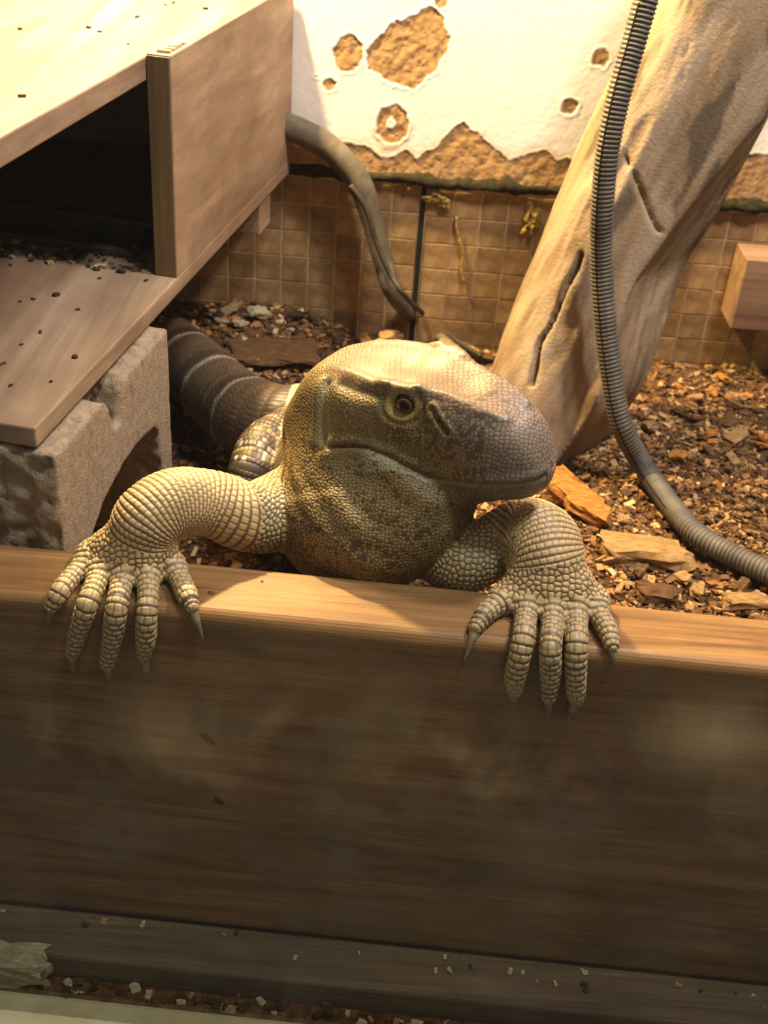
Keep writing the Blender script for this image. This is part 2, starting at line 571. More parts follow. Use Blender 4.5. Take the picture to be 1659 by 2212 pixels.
# ragged dark joint between render and tiles
m_moss = simple_noise_mat('dark_joint', [(0.3, (26, 22, 14)), (0.6, (62, 54, 30)), (0.8, (110, 92, 44))], 260, rough=0.95, bscale=700, bstr=1.0, bdist=0.002)
xs = np.arange(-120, 300.1, 2.0)
rows = []
for j, (z0, y0) in enumerate([(50, 860), (48.5, 857.0), (46, 856.2), (43.5, 857.2), (41, 860.8)]):
    q = np.stack([xs, np.full_like(xs, j * 7.0), xs * 0], 1)
    rows.append(np.stack([xs, xs * 0 + y0 - (1.6 * fbm(q, 9, 3, 15) if 0 < j < 4 else 0), z0 + (fbm(q, 12, 3, 16) - 0.5) * 9 * (0.6 + 0.4 * (xs > 10))], 1))
V = np.vstack(rows); n = len(xs)
F = [(j * n + i, (j + 1) * n + i, (j + 1) * n + i + 1, j * n + i + 1) for j in range(4) for i in range(n - 1)]
mesh_obj('joint_crust', V, F, m_moss, wall, smooth=True)

# tiles, one by one
TP = 20.6
tile_meshes = []
m_tile = []
for k, (a, b_, c) in enumerate([((104, 82, 54), (138, 110, 74), (164, 136, 98)), ((94, 74, 52), (126, 100, 70), (154, 128, 92)), ((118, 94, 64), (150, 122, 84), (176, 150, 110))]):
    m_tile.append(simple_noise_mat('wall_tile_%d' % k, [(0.3, a), (0.5, b_), (0.72, c)], 90, rough=0.42, bscale=300, bstr=0.15, bdist=0.0005, spec=0.5))
    bm = bmesh.new(); box_bm(bm, (-TP / 2 + 0.55, 0, -TP / 2 + 0.55), (TP / 2 - 0.55, 5, TP / 2 - 0.55), 0.35, 2)
    bmesh.ops.scale(bm, vec=(MM, MM, MM), verts=bm.verts)
    me = bpy.data.meshes.new('tile'); bm.to_mesh(me); bm.free(); me.materials.append(m_tile[k])
    tile_meshes.append(me)
SEAM = 11.5
def add_tile(x, z, dy=0.0):
    o = bpy.data.objects.new('tile', tile_meshes[random.randrange(3)])
    COL.objects.link(o); o.parent = wall
    o.location = (x * MM, (WALL_Y + 1.65 + dy * 0.4) * MM, z * MM)
    o.rotation_euler = (random.uniform(-.012, .012), random.uniform(-.01, .01), random.uniform(-.012, .012))
for r in range(6):
    z = 29.2 - r * TP
    for c in range(-11, 0):
        add_tile(SEAM - 2.6 + (c + 0.5) * TP, z + 0.5, random.uniform(0, .5))
    for c in range(0, 13):
        add_tile(SEAM + 2.2 + (c + 0.5) * TP, z - 0.8, random.uniform(0, .5))
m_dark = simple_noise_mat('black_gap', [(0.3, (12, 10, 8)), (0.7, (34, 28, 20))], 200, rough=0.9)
bm = bmesh.new(); box_bm(bm, (SEAM - 2.4, WALL_Y + 0.9, -110), (SEAM + 1.6, WALL_Y + 4, 41), 0.4)
bm_obj('panel_seam', bm, m_dark, wall)
# pale crust of old adhesive, a crack line and lichen on the tiles
m_crust = simple_noise_mat('old_adhesive', [(0.3, (120, 92, 36)), (0.6, (178, 146, 78)), (0.8, (206, 182, 128))], 220, rough=0.9, bscale=600, bstr=0.9, bdist=0.002)
def crust(name, cx, cz, rx, rz, seed):
    a = np.linspace(0, 2 * np.pi, 40, endpoint=False)
    V = [(cx, WALL_Y - 2.0, cz)]; n = 40
    for f, yo in ((0.45, -1.7), (0.8, -1.2), (1.0, 0.5)):
        for t in a:
            w = 0.7 + 0.6 * mnoise.noise(Vector((math.cos(t) * 1.6 + seed, math.sin(t) * 1.6, seed)))
            V.append((cx + math.cos(t) * rx * f * w, WALL_Y + yo + 0.5 * mnoise.noise(Vector((t * 3, f * 5, seed))), cz + math.sin(t) * rz * f * w))
    F = [(0, 1 + j, 1 + (j + 1) % n) for j in range(n)][::1]
    F = [f[::-1] for f in F]
    for k in range(2):
        for j in range(n):
            F.append((1 + k * n + j, 1 + k * n + (j + 1) % n, 1 + (k + 1) * n + (j + 1) % n, 1 + (k + 1) * n + j)[::-1])
    return mesh_obj(name, V, F, m_crust, wall, smooth=True)
crust('adhesive_crust', 20, 33, 13, 7, 1.3)
crust('adhesive_crust', 27, 29, 8, 5, 4.1)
crust('adhesive_crust', 93, 20, 10, 18, 7.7)
crust('adhesive_crust', 0, 40, 6, 5, 9.2)
P = catmull([(37, 20), (38, 12), (41, 2), (45, -10), (44.5, -20), (48, -32)], 8)
tube('adhesive_trail', np.stack([P[:, 0], np.full(len(P), WALL_Y - 0.1), P[:, 1]], 1), 1.0 + 0.35 * rng.random(len(P)), m_crust, wall, seg=8)

# ------------------------------------------------------------------ front: ledge, trough floor, frame strip, glass
m_oldwood = wood_mat('dirty_ledge_wood', (78, 64, 46), (108, 92, 68), (134, 116, 88), 0, rough=0.7, stain=((74, 64, 46), 0.6))
PY = math.atan(0.0335)
MP = Matrix.Translation((0, 386.1, 0)) @ Matrix.Rotation(-PY, 4, 'Z')      # frame of the plank: x along it, y into the enclosure
bm = bmesh.new(); box_bm(bm, (-420, -26, -240), (420, 38, -207.0), 2.0)
o = bm_obj('trim_1', bm, m_oldwood, mat4=MP); tag(o, 'dark dirty wooden ledge running under the plank', None, None, 'structure')
bm = bmesh.new(); box_bm(bm, (-420, -70, -262), (420, -26.3, -224))
o = bm_obj('floor_trough', bm, m_soil, mat4=MP); tag(o, 'narrow dirt-filled trough between ledge and glass', None, None, 'structure')
m_strip = simple_noise_mat('pale_frame', [(0.3, (176, 166, 124)), (0.7, (206, 196, 154))], 60, rough=0.6, bstr=0.1)
bm = bmesh.new(); box_bm(bm, (-420, -62, -262), (420, -36.5, -223), 3.0)
o = bm_obj('trim_2', bm, m_strip, mat4=MP); tag(o, 'pale cream frame strip under the glass', None, None, 'structure')
# ------------------------------------------------------------------ the plank the lizard leans on
m_plank = wood_mat('pine_plank', (106, 76, 46), (142, 108, 68), (168, 133, 90), 0, rough=0.5, contrast=1.0)
def dirty_front(m):
    """hand-rubbed grime on the plank's front face: a coat with its own ragged outline"""
    nt = m.node_tree; b = nt.nodes['Principled BSDF']
    old = b.inputs['Base Color'].links[0].from_socket
    g = N(nt, 'ShaderNodeTexCoord'); sep = N(nt, 'ShaderNodeSeparateXYZ'); nt.links.new(g.outputs['Object'], sep.inputs[0])
    n = noise_n(nt, coords(nt, (1, 1, 1)), 24, 5, 0.62, 0.5)
    n2 = noise_n(nt, coords(nt, (8, 60, 40)), 1.0, 5, 0.65, 0.8)
    ht = ramp_f(nt, math_n(nt, 'ADD', sep.outputs[2], math_n(nt, 'MULTIPLY', n, 0.004)), -0.001, -0.007)
    grime = ramp(nt, n2, [(0.25, (74, 62, 46)), (0.42, (112, 94, 70)), (0.6, (124, 108, 82)), (0.8, (146, 126, 100))])
    n5 = noise_n(nt, coords(nt, (1, 1, 1.3)), 17, 4, 0.6, 0.6); n6 = noise_n(nt, coords(nt, (1.2, 1, 1)), 21, 4, 0.6, 0.4)
    grime = mixc(nt, math_n(nt, 'MULTIPLY', ramp_f(nt, n5, 0.5, 0.66), 0.55), grime, (134, 92, 66))
    grime = mixc(nt, math_n(nt, 'MULTIPLY', ramp_f(nt, n6, 0.5, 0.66), 0.6), grime, (72, 68, 48))
    c = mixc(nt, math_n(nt, 'MULTIPLY', ht, math_n(nt, 'MULTIPLY', ramp_f(nt, n, 0.40, 0.62), 0.7)), old, grime)
    nt.links.new(c, b.inputs['Base Color'])
dirty_front(m_plank)
plank = empty('retaining_plank', (0, 386, -207))
tag(plank, 'long pine plank on edge, its dirty brown face towards the glass', 'plank')
def under(o, root):
    o.parent = root
    o.matrix_parent_inverse = Matrix.Translation(root.location).inverted()
    return o
bm = bmesh.new(); box_bm(bm, (-420, 0, -207), (420, 37.5, 0), 5.5, 6)
board = under(bm_obj('board', bm, m_plank, mat4=MP, smooth=False), plank)
m_knot = simple_noise_mat('wood_knot', [(0.3, (46, 28, 16)), (0.7, (96, 62, 36))], 400, rough=0.7)
def disc(name, c, nrm, r, mat, sq=1.0, seed=0.0, h=0.5):
    nrm = Vector(nrm).normalized(); t = nrm.orthogonal().normalized(); b2 = nrm.cross(t)
    V = [Vector(c) + nrm * h]; n = 20
    for f, hh in ((0.7, h * 0.8), (1.0, -0.1)):
        for j in range(n):
            a = 2 * math.pi * j / n
            w = 1 + 0.25 * mnoise.noise(Vector((math.cos(a) * 1.5, math.sin(a) * 1.5, seed)))
            V.append(Vector(c) + nrm * hh + (t * math.cos(a) + b2 * math.sin(a) * sq) * r * f * w)
    F = [(0, 1 + j, 1 + (j + 1) % n) for j in range(n)] + [(1 + j, 1 + n + j, 1 + n + (j + 1) % n, 1 + (j + 1) % n) for j in range(n)]
    return mesh_obj(name, [tuple(v) for v in V], F, mat, smooth=True)
disc('knot', atz(456, 1281, 0.05), (0, 0, 1), 1.7, m_knot, h=0.25).parent = board
disc('knot', atz(566, 1256, 0.05), (0, 0, 1), 0.8, m_knot, h=0.15, seed=3).parent = board
for (x, y, r, sq, sd) in [(449, 1605, 2.1, 2.4, 1), (472, 1738, 1.8, 2.4, 4)]:
    p = aty(x, y, front_y(0)); p[1] = front_y(p[0]) + 0.05
    disc('knot', p, (0, -1, 0), r, m_knot, sq, sd, h=0.3).parent = board

# ------------------------------------------------------------------ hide box: boards on a concrete block
HB_A = math.atan(65 / 422.0)
MH = Matrix.Translation((-153, 437, 0)) @ Matrix.Rotation(-HB_A, 4, 'Z')     # y runs back along its right edge
m_board = wood_mat('worn_shelf_board', (130, 108, 90), (158, 135, 113), (182, 160, 136), 1, scale=0.5, rough=0.6, contrast=0.5, stain=((112, 92, 76), 0.5))
m_boardx = wood_mat('worn_shelf_edge', (96, 78, 56), (128, 106, 78), (150, 128, 98), 2, scale=0.7, rough=0.7, contrast=0.8)
hide = empty('hide_box', (-200, 600, 45))
tag(hide, 'open wooden hide box of worn boards resting on the concrete block', 'hide box')
def hb(name, mn, mx, mat, bev=0.8):
    bm = bmesh.new(); box_bm(bm, mn, mx, bev, 2)
    return under(bm_obj(name, bm, mat, mat4=MH), hide)
hb('base_board', (-240, 0, 45), (0, 424, 55), m_board, 1.0)
panel = hb('side_panel', (-13, 181, 55), (0, 424, 173.5), m_board)
# worn end grain of the panel
hb('end_grain', (-12.8, 180.2, 55.3), (-0.4, 181.2, 172.6), m_boardx, 0.3).parent = panel
hb('top_board', (-240, -60, 160), (-13.2, 424, 172), m_board, 1.0)
hb('back_panel', (-240, 418, 55), (-13.2, 424, 160), m_board)
hb('unseen_left_panel', (-240, -20, 55), (-228, 418, 160), m_board)  # added out of view, closes the box so its inside stays dark
hb('cleat', (-40, 355, 20), (-3, 382, 45), m_board)
# rough chips of veneer at the panel's top edge
m_splint = simple_noise_mat('splintered_veneer', [(0.3, (150, 126, 96)), (0.7, (214, 190, 150))], 300, rough=0.8)
for k in range(5):
    y0 = 186 + k * 5 + random.uniform(-1, 1)
    bm = bmesh.new(); box_bm(bm, (-9 + k * 1.2, y0, 173.2), (-2, y0 + 4, 174.6 + random.random()), 0.3)
    bm_obj('veneer_splinter', bm, m_splint, mat4=MH, parent=panel)
# black plastic tray lying in the hide
m_black = simple_noise_mat('black_plastic', [(0.3, (44, 38, 34)), (0.7, (74, 64, 56))], 120, rough=0.45, bstr=0.15, spec=0.5)
tray = empty('plastic_tray', (-210, 650, 55)); tag(tray, 'black plastic channel tray lying inside the wooden hide box', 'tray')
def tr(name, mn, mx, bev=1.2):
    bm = bmesh.new(); box_bm(bm, mn, mx, bev, 3)
    M = Matrix.Translation((-154, 640, 55)) @ Matrix.Rotation(math.radians(-10), 4, 'Z')
    return under(bm_obj(name, bm, m_black, mat4=M), tray)
tr('tray_floor', (-150, 0, 0.2), (0, 26, 2)); tr('front_rim', (-150, -3, 0.2), (0, 2, 5)); tr('back_wall', (-150, 24, 0.2), (-4, 28, 12))
tr('top_lip', (-150, 21, 11), (2, 33, 13.6), 0.8); tr('end_wall', (-3, 2, 0.2), (0, 24, 7))

# concrete block
BLK = [(0, 43), (52, 43), (57, 41), (61, 35), (63, 26), (68, 21), (74, 23), (77, 33), (80, 40), (86, 43), (143, 43), (143, -95), (126, -95), (125.5, -38), (123, -12), (117, -6), (94, -3),
       (74, -4), (49, -10), (32, -19), (25, -40), (22, -95), (0, -95)]
class BlockSDF:
    k = 0.0; name = 'block'
    def __init__(s):
        s.c = np.array([-70, 71, -25.0]); s.br = 135.0
    def eval(s, p, full=False, near=None):
        d2 = poly_sd(p[:, 1], p[:, 2], BLK) + 2.0
        dx = np.maximum(p[:, 0] - 8, -150 - p[:, 0]) + 2.0
        d = np.minimum(np.maximum(d2, dx), 0) + np.hypot(np.maximum(d2, 0), np.maximum(dx, 0)) - 2.0
        return d
BV, BQ = polygonise([BlockSDF()], 1.9)
BV = relax(BV, BQ, 1, 0.4)
BN = vnormals(BV, BQ)
rough_side = 0.14 + 1.5 * sstep(0.5, 0.2, np.abs(BN[:, 0]))          # broken top and cores, smoother right face
BV = BV + BN * ((fbm(BV, 9, 4, 51) - 0.5) * 4.2 * rough_side - sstep(0.66, 0.72, fbm(BV, 4.5, 2, 57)) * 1.0 * rough_side)[:, None]
_mh = np.array(MH)
BVw = BV @ _mh[:3, :3].T + _mh[:3, 3]
m_conc = simple_noise_mat('grey_concrete', [(0.2, (108, 96, 80)), (0.4, (158, 142, 122)), (0.7, (180, 164, 144)), (0.85, (200, 188, 170))], 240, rough=0.95, bscale=650, bstr=0.9, bdist=0.0016, spec=0.15)
block = quad_mesh('concrete_block', BVw, BQ, m_conc)
tag(block, 'rough grey concrete block with a notched top and hollow core under the boards', 'concrete block')

# ------------------------------------------------------------------ driftwood post
lobes = []
def lobe(pts, r, k):
    P = catmull(pts, 4); R_ = np.interp(np.linspace(0, len(pts) - 1, len(P)), np.arange(len(pts)), r)
    lobes.append(Chain(P, R_, k, 'lobe'))
lobe([(86, 692, -110), (92, 708, -60), (108, 730, 0), (133, 748, 80), (158, 758, 160), (196, 772, 280)], [33, 33, 33, 35, 34, 34], 0)
lobe([(132, 690, -110), (136, 718, -45), (147, 744, 20), (166, 758, 98), (180, 764, 150), (216, 780, 280)], [32, 34, 38, 41, 43, 45], 4.0)
class Cut:
    """the split trunk: both lobes, cleft by a flat under-face that leans over the floor"""
    k = 0.0; name = 'post'
    def __init__(s):
        s.c = (lobes[0].c + lobes[1].c) / 2; s.br = max(np.linalg.norm(l.c - s.c) + l.br for l in lobes)
    def eval(s, p, full=False, near=None):
        d = smin(lobes[0].eval(p), lobes[1].eval(p), 4.0)
        pl = (p - CUT_A) @ CUT_N - 30 * sstep(45, -50, p[:, 2])
        return np.maximum(d, pl)
CUT_A = aty(1600, 290, 722); _cb = aty(1335, 640, 702); _cc = aty(1400, 730, 775)
CUT_N = np.cross(_cb - CUT_A, _cc - CUT_A); CUT_N /= np.linalg.norm(CUT_N); CUT_N = CUT_N if CUT_N[0] > 0 else -CUT_N
PV, PQ = polygonise([Cut()], 1.8)
PV = relax(PV, PQ, 2, 0.5)
PN = vnormals(PV, PQ)
ax = np.array([0.28, 0.1, 0.95]); ax /= np.linalg.norm(ax)
al = PV - (PV @ ax)[:, None] * ax * 0.8                              # stretch the relief along the grain
PV = PV + PN * ((fbm(al, 16, 3, 61) - 0.5) * 4.0 + (fbm(al, 5, 3, 62) - 0.5) * 1.6)[:, None]
pits = sstep(0.6, 0.7, fbm(al * np.array([1, 1, 0.7]), 9, 4, 63)) * sstep(-10, 60, PV[:, 2] + 0.6 * (PV[:, 0] - 120))
PV = PV - PN * (pits * 1.0)[:, None]
front_pts = []
def on_post(x, y):                                                   # where a sight line meets the post
    d = ray(x, y); d = d / np.linalg.norm(d)
    t = np.arange(560, 900, 0.5); q = CAM + t[:, None] * d
    v = np.minimum(lobes[0].eval(q), lobes[1].eval(q)); i = int(np.argmax(v < 0))
    return q[i]
CR = np.array([on_post(*q) for q in [(1258, 540), (1246, 580), (1222, 622), (1205, 668), (1190, 702), (1166, 742), (1158, 790), (1150, 830)]])
cd, cf = poly_dist(PV, catmull(CR, 4))
wdt = 1.2 + 0.5 * np.sin(cf * 9)
PV = PV - PN * (10.0 * np.exp(-(cd / wdt) ** 2) * sstep(0, 0.06, cf) )[:, None]
CR2 = np.array([on_post(*q) for q in [(1352, 340), (1375, 390), (1392, 430), (1410, 480), (1425, 500)]])
cd2, cf2 = poly_dist(PV, catmull(CR2, 4))
PV = PV - PN * (3.0 * np.exp(-(cd2 / 1.3) ** 2))[:, None]
grain = fbm(al, 7, 4, 64); big = fbm(PV, 40, 3, 65); mid = fbm(al, 14, 4, 67)
base = np.array(lin((148, 126, 100))); dk = np.array(lin((84, 72, 60))); pale = np.array(lin((176, 158, 134)))
rgb = base * (0.62 + 0.76 * grain)[:, None]
w = (sstep(0.5, 0.62, mid) * 0.6)[:, None]; rgb = rgb * (1 - w) + pale * w
upper = sstep(20, 90, PV[:, 2] + 0.5 * (PV[:, 0] - 120))
w = (sstep(0.54, 0.64, fbm(al, 11, 4, 66)) * (0.35 + 0.45 * upper))[:, None]; rgb = rgb * (1 - w) + dk * w
m_post = attr_mat('driftwood', rough=0.75, spec=0.25, bscale=420, bstr=0.5, bdist=0.0012)
post = quad_mesh('driftwood_post', PV, PQ, m_post); set_color(post, rgb)
tag(post, 'thick bare driftwood trunk leaning back against the wall, split low down', 'driftwood')

# ------------------------------------------------------------------ corrugated hose in front of the post
pts = [aty(1432, -120, 712), aty(1400, -15, 706), aty(1370, 90, 701), aty(1336, 210, 694), aty(1312, 330, 690), aty(1301, 450, 688), aty(1299, 560, 688), aty(1306, 680, 682), aty(1320, 800, 674),
       aty(1343, 915, 666), atz(1398, 1020, -72), atz(1490, 1140, -74), atz(1580, 1198, -75), atz(1680, 1245, -75), atz(1800, 1290, -75)]
path, sl = resample(catmull(pts, 14), 0.52)
ph = sl / 2.6
rad = 6.8 + 0.42 * np.sign(np.sin(2 * np.pi * ph)) * np.abs(np.sin(2 * np.pi * ph)) ** 0.6
m_hose = simple_noise_mat('grey_ribbed_plastic', [(0.3, (74, 70, 64)), (0.6, (100, 95, 86)), (0.8, (120, 112, 100))], 70, rough=0.55, bstr=0.1, spec=0.4)
hose = tube('ribbed_hose', path, rad, m_hose, seg=28)
tag(hose, 'grey ribbed plastic hose hanging past the driftwood and trailing over the bark', 'hose')
# shade in its split seam, laid on as a thin dark tube
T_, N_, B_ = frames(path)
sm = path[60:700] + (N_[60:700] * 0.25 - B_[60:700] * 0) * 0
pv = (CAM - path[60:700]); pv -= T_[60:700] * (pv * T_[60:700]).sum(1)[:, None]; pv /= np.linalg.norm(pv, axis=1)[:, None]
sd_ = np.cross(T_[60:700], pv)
so = tube('seam_shade', path[60:700] + (pv * 0.86 + sd_ * 0.46) * 7.0, 0.55, m_dark, hose, seg=6)

# ------------------------------------------------------------------ grey cable hose against the back wall, thin cables
m_gcable = simple_noise_mat('dusty_grey_rubber', [(0.3, (70, 64, 54)), (0.7, (104, 95, 80))], 90, rough=0.7, bstr=0.2)
P = catmull([aty(600, 268, 848), aty(650, 285, 848), aty(715, 322, 846), aty(775, 392, 844), aty(806, 480, 842), aty(826, 560, 838), aty(852, 640, 832), atz(905, 700, -78), atz(960, 735, -80), atz(1010, 765, -82)], 10)
R_ = np.interp(np.linspace(0, 1, len(P)), [0, .35, .6, .8, 1], [9.5, 9.0, 7, 4.5, 3])
c1 = tube('grey_hose', P, R_, m_gcable, seg=20)
tag(c1, 'smooth dusty grey hose curving down the back wall from behind the hide box', 'hose')
m_bcable = simple_noise_mat('black_cable', [(0.3, (30, 28, 24)), (0.7, (70, 64, 52))], 90, rough=0.6)
P = catmull([aty(757, 400, 826), aty(790, 450, 824), aty(812, 520, 822), aty(842, 590, 818), aty(880, 645, 814), atz(930, 690, -74), atz(985, 735, -76), atz(1040, 770, -78)], 10)
c2 = tube('thin_cable', P, 2.0, m_bcable, seg=10)
tag(c2, 'thin dark cable running beside the grey hose along the back wall', 'cable')

# ------------------------------------------------------------------ small box low on the wall
m_wbox = wood_mat('pinkish_box_wood', (120, 92, 72), (150, 118, 92), (172, 140, 112), 0, scale=0.6, rough=0.7, contrast=0.4)
bm = bmesh.new(); box_bm(bm, (249, 826, -38), (330, 861.5, 17), 1.0); wb = bm_obj('wall_box', bm, m_wbox)
tag(wb, 'brown wooden box fixed low on the tiled wall beyond the driftwood', 'box')
# ------------------------------------------------------------------ bark chips
PAL = [(150, 112, 70), (122, 88, 56), (98, 70, 46), (172, 134, 88), (84, 62, 44), (190, 158, 116), (140, 100, 62), (110, 84, 62), (66, 50, 36)]
def chip_batch(n, xr, yr, size, hfun, lift=0.5, seed=1, tiltmax=0.7):
    r = np.random.default_rng(seed)
    c = np.stack([r.uniform(*xr, n), r.uniform(*yr, n)], 1)
    s = size[0] + (size[1] - size[0]) * r.random(n) ** 3
    dims = np.stack([s, s * r.uniform(0.35, 0.8, n), s * r.uniform(0.12, 0.4, n)], 1) / 2
    base = np.array([[a, b, d] for a in (-1, 1) for b in (-1, 1) for d in (-1, 1)], float)
    V = base[None] * (1 + r.uniform(-0.45, 0.2, (n, 8, 3))) * dims[:, None]
    ya, ti, tw = r.uniform(0, 2 * np.pi, n), r.normal(0, tiltmax * 0.5, n), r.normal(0, tiltmax * 0.5, n)
    def rot(V, a, i, j):
        x, y = V[..., i].copy(), V[..., j].copy(); ca, sa = np.cos(a)[:, None], np.sin(a)[:, None]
        V[..., i] = x * ca - y * sa; V[..., j] = x * sa + y * ca
    rot(V, ti, 1, 2); rot(V, tw, 0, 2); rot(V, ya, 0, 1)
    z = hfun(c[:, 0], c[:, 1])
    V = V + np.stack([c[:, 0], c[:, 1], z + lift * dims[:, 2] + r.uniform(0, 2.0, n)], 1)[:, None]
    f = np.array([(0, 1, 3, 2), (4, 6, 7, 5), (0, 4, 5, 1), (2, 3, 7, 6), (0, 2, 6, 4), (1, 5, 7, 3)])
    Q = (np.arange(n)[:, None, None] * 8 + f[None]).reshape(-1, 4)
    pal = np.array([lin(q) for q in PAL])
    col = pal[r.integers(0, len(PAL), n)] * r.uniform(0.7, 1.25, n)[:, None]
    return V.reshape(-1, 3), Q, np.repeat(col, 8, 0)
m_chip = attr_mat('bark_chips', rough=0.9, spec=0.15, bscale=700, bstr=0.6, bdist=0.0008)
V1, Q1, C1 = chip_batch(24000, (-210, 330), (424, 858), (1.3, 7.5), floor_h, seed=3)
V2, Q2, C2 = chip_batch(6000, (60, 260), (430, 760), (1.5, 6.5), floor_h, seed=4)
V = np.vstack([V1, V2]); Q = np.vstack([Q1, Q2 + len(V1)])
loose = quad_mesh('bark_litter', V, Q, m_chip, floor, smooth=False); set_color(loose, np.vstack([C1, C2]))
tag(loose, 'loose brown bark litter strewn over the enclosure floor', None, None, 'stuff')

def chunk(name, loc, dims, rz, color, mat_rough=0.9, seed=0, tilt=(0, 0), label='', cat='bark', group=None, z=None, sub=3, amp=0.22, m=None, grain=True):
    """an irregular flake with broken edges"""
    bm = bmesh.new()
    bmesh.ops.create_cube(bm, size=1.0)
    bmesh.ops.subdivide_edges(bm, edges=bm.edges, cuts=sub, use_grid_fill=True)
    for v in bm.verts:
        p = v.co.copy()
        p = p * (0.75 + 0.25 * (0.5 / max(0.25, p.length)))
        n = mnoise.noise_vector(Vector((p.x * 2.3 + seed * 3.1, p.y * 2.3, p.z * 2.3 + seed)))
        n2 = mnoise.noise_vector(Vector((p.x * 6 + seed * 3.1, p.y * 6, p.z * 6 + seed)))
        v.co = p + n * amp + n2 * amp * 0.4
    M = Matrix.Rotation(rz, 4, 'Z') @ Matrix.Rotation(tilt[0], 4, 'X') @ Matrix.Rotation(tilt[1], 4, 'Y') @ Matrix.Diagonal((*dims, 1))
    bmesh.ops.transform(bm, matrix=M, verts=bm.verts)
    lo = min(v.co.z for v in bm.verts)
    zz = (float(floor_h(np.array([loc[0]]), np.array([loc[1]]))[0]) if z is None else z)
    o = bm_obj(name, bm, m or chip_mats[color])
    o.location = (loc[0] * MM, loc[1] * MM, (zz - lo - 0.06 * dims[2]) * MM)
    tag(o, label, cat, group)
    return o
chip_mats = {k: simple_noise_mat('bark_' + k, [(0.25, a), (0.5, b_), (0.75, c)], 160, (1, 4, 4), rough=0.9, bscale=400, bstr=0.8, bdist=0.001, spec=0.12)
             for k, (a, b_, c) in dict(orange=((120, 76, 34), (176, 120, 60), (204, 150, 84)), tan=((110, 84, 54), (158, 126, 84), (186, 156, 112)), brown=((62, 44, 30), (100, 74, 50), (132, 100, 68)),
                                       dark=((40, 32, 26), (66, 54, 44), (92, 78, 64)), pale=((136, 124, 94), (178, 166, 132), (204, 194, 162))).items()}
Z82 = lambda x, y: atz(x, y, -80)[:2]
big = [((1236, 1083), (36, 17, 11), -0.75, 'orange', (0.15, 0.3), 'upright orange bark chunk jutting up just behind the right arm'),
       ((1270, 1112), (30, 14, 9), -0.5, 'orange', (0.1, 0.2), 'ridged orange bark chunk lying against the upright one'),
       ((1395, 1190), (48, 25, 10), -0.1, 'tan', (0.0, 0.0), 'broad flat tan bark slab beside the trailing ribbed hose'),
       ((848, 702), (17, 14, 12), 0.3, 'tan', (0, 0), 'rounded pale bark lump at the foot of the tiled wall'),
       ((985, 712), (30, 12, 8), -0.4, 'tan', (0.2, 0.1), 'long tan bark splinter by the foot of the driftwood'),
       ((590, 795), (62, 38, 5), 0.15, 'brown', (0, 0.03), 'wide flat brown bark sheet behind the lizard\'s neck'),
       ((560, 738), (16, 10, 6), 0.6, 'pale', (0.2, 0.3), 'whitish flat flake on the dark litter near the wall'),
       ((560, 812), (11, 7, 5), 1.1, 'pale', (0.3, 0.2), 'small whitish flake at the edge of the flat bark sheet'),
       ((905, 715), (14, 8, 5), 0.9, 'brown', (0.2, 0.2), 'small brown bark piece beside the thin dark cable'),
       ((1420, 1275), (24, 12, 7), 0.2, 'brown', (0.1, 0.1), 'brown bark flake between the plank and the ribbed hose'),
       ((1615, 1290), (26, 10, 6), 0.1, 'tan', (0.1, 0.0), 'flat tan bark strip lying close behind the plank'),
       ((1010, 690), (22, 12, 7), -0.6, 'brown', (0.2, 0.2), 'dark brown bark wedge leaning at the wall tiles')]
for k, (p, d, rz, c, ti, lb) in enumerate(big):
    x, y = Z82(*p); chunk('bark_chunk', (x, min(y, 846)), d, rz, c, seed=k + 1, tilt=ti, label=lb, z=(float(floor_h(np.array([x]), np.array([min(y, 846)]))[0]) + 1.5))
def describe(s, lo, hi, asp, c, noun):
    size = 'tiny' if s < lo + (hi - lo) / 3 else ('middling' if s < lo + (hi - lo) * 2 / 3 else 'large')
    form = 'slender' if asp < 0.52 else ('oblong' if asp < 0.64 else 'chunky')
    hue = dict(orange='orange', tan='tan', brown='brown', dark='dark grey-brown', pale='whitish')[c]
    return '%s %s %s %s' % (size, form, hue, noun)
def scatter(n, region, size, cols, label, group, seed, zoff=1.0):
    r = random.Random(seed)
    for k in range(n):
        x = r.uniform(region[0], region[1]); y = r.uniform(region[2], region[3])
        s = r.uniform(*size); asp = r.uniform(.4, .75); cc = r.choice(cols)
        chunk('bark_chip', (x, y), (s, s * asp, s * r.uniform(.2, .4)), r.uniform(0, 6.28), cc, seed=r.uniform(0, 50), tilt=(r.uniform(-.4, .4), r.uniform(-.4, .4)),
              label=describe(s, *size, asp, cc, label), cat='bark chip', group=group, sub=2, z=float(floor_h(np.array([x]), np.array([y]))[0]) + zoff)
scatter(46, (85, 235, 470, 640), (7, 13), ['tan', 'orange', 'brown'], 'bark chip on the litter between plank and driftwood', 'bark chips in front of the post', 11)
scatter(36, (170, 290, 700, 845), (8, 14), ['tan', 'orange', 'brown'], 'bark chip on the litter below the wall box', 'bark chips behind the post', 12)
scatter(40, (-150, -30, 740, 850), (6, 13), ['dark', 'pale', 'brown', 'dark'], 'bark flake on the litter beneath the hide box', 'grey flakes under the hide box', 13)
scatter(18, (-30, 70, 800, 850), (8, 14), ['tan', 'orange', 'brown'], 'bark chip at the foot of the tiled wall', 'chips at the tiled wall', 14)

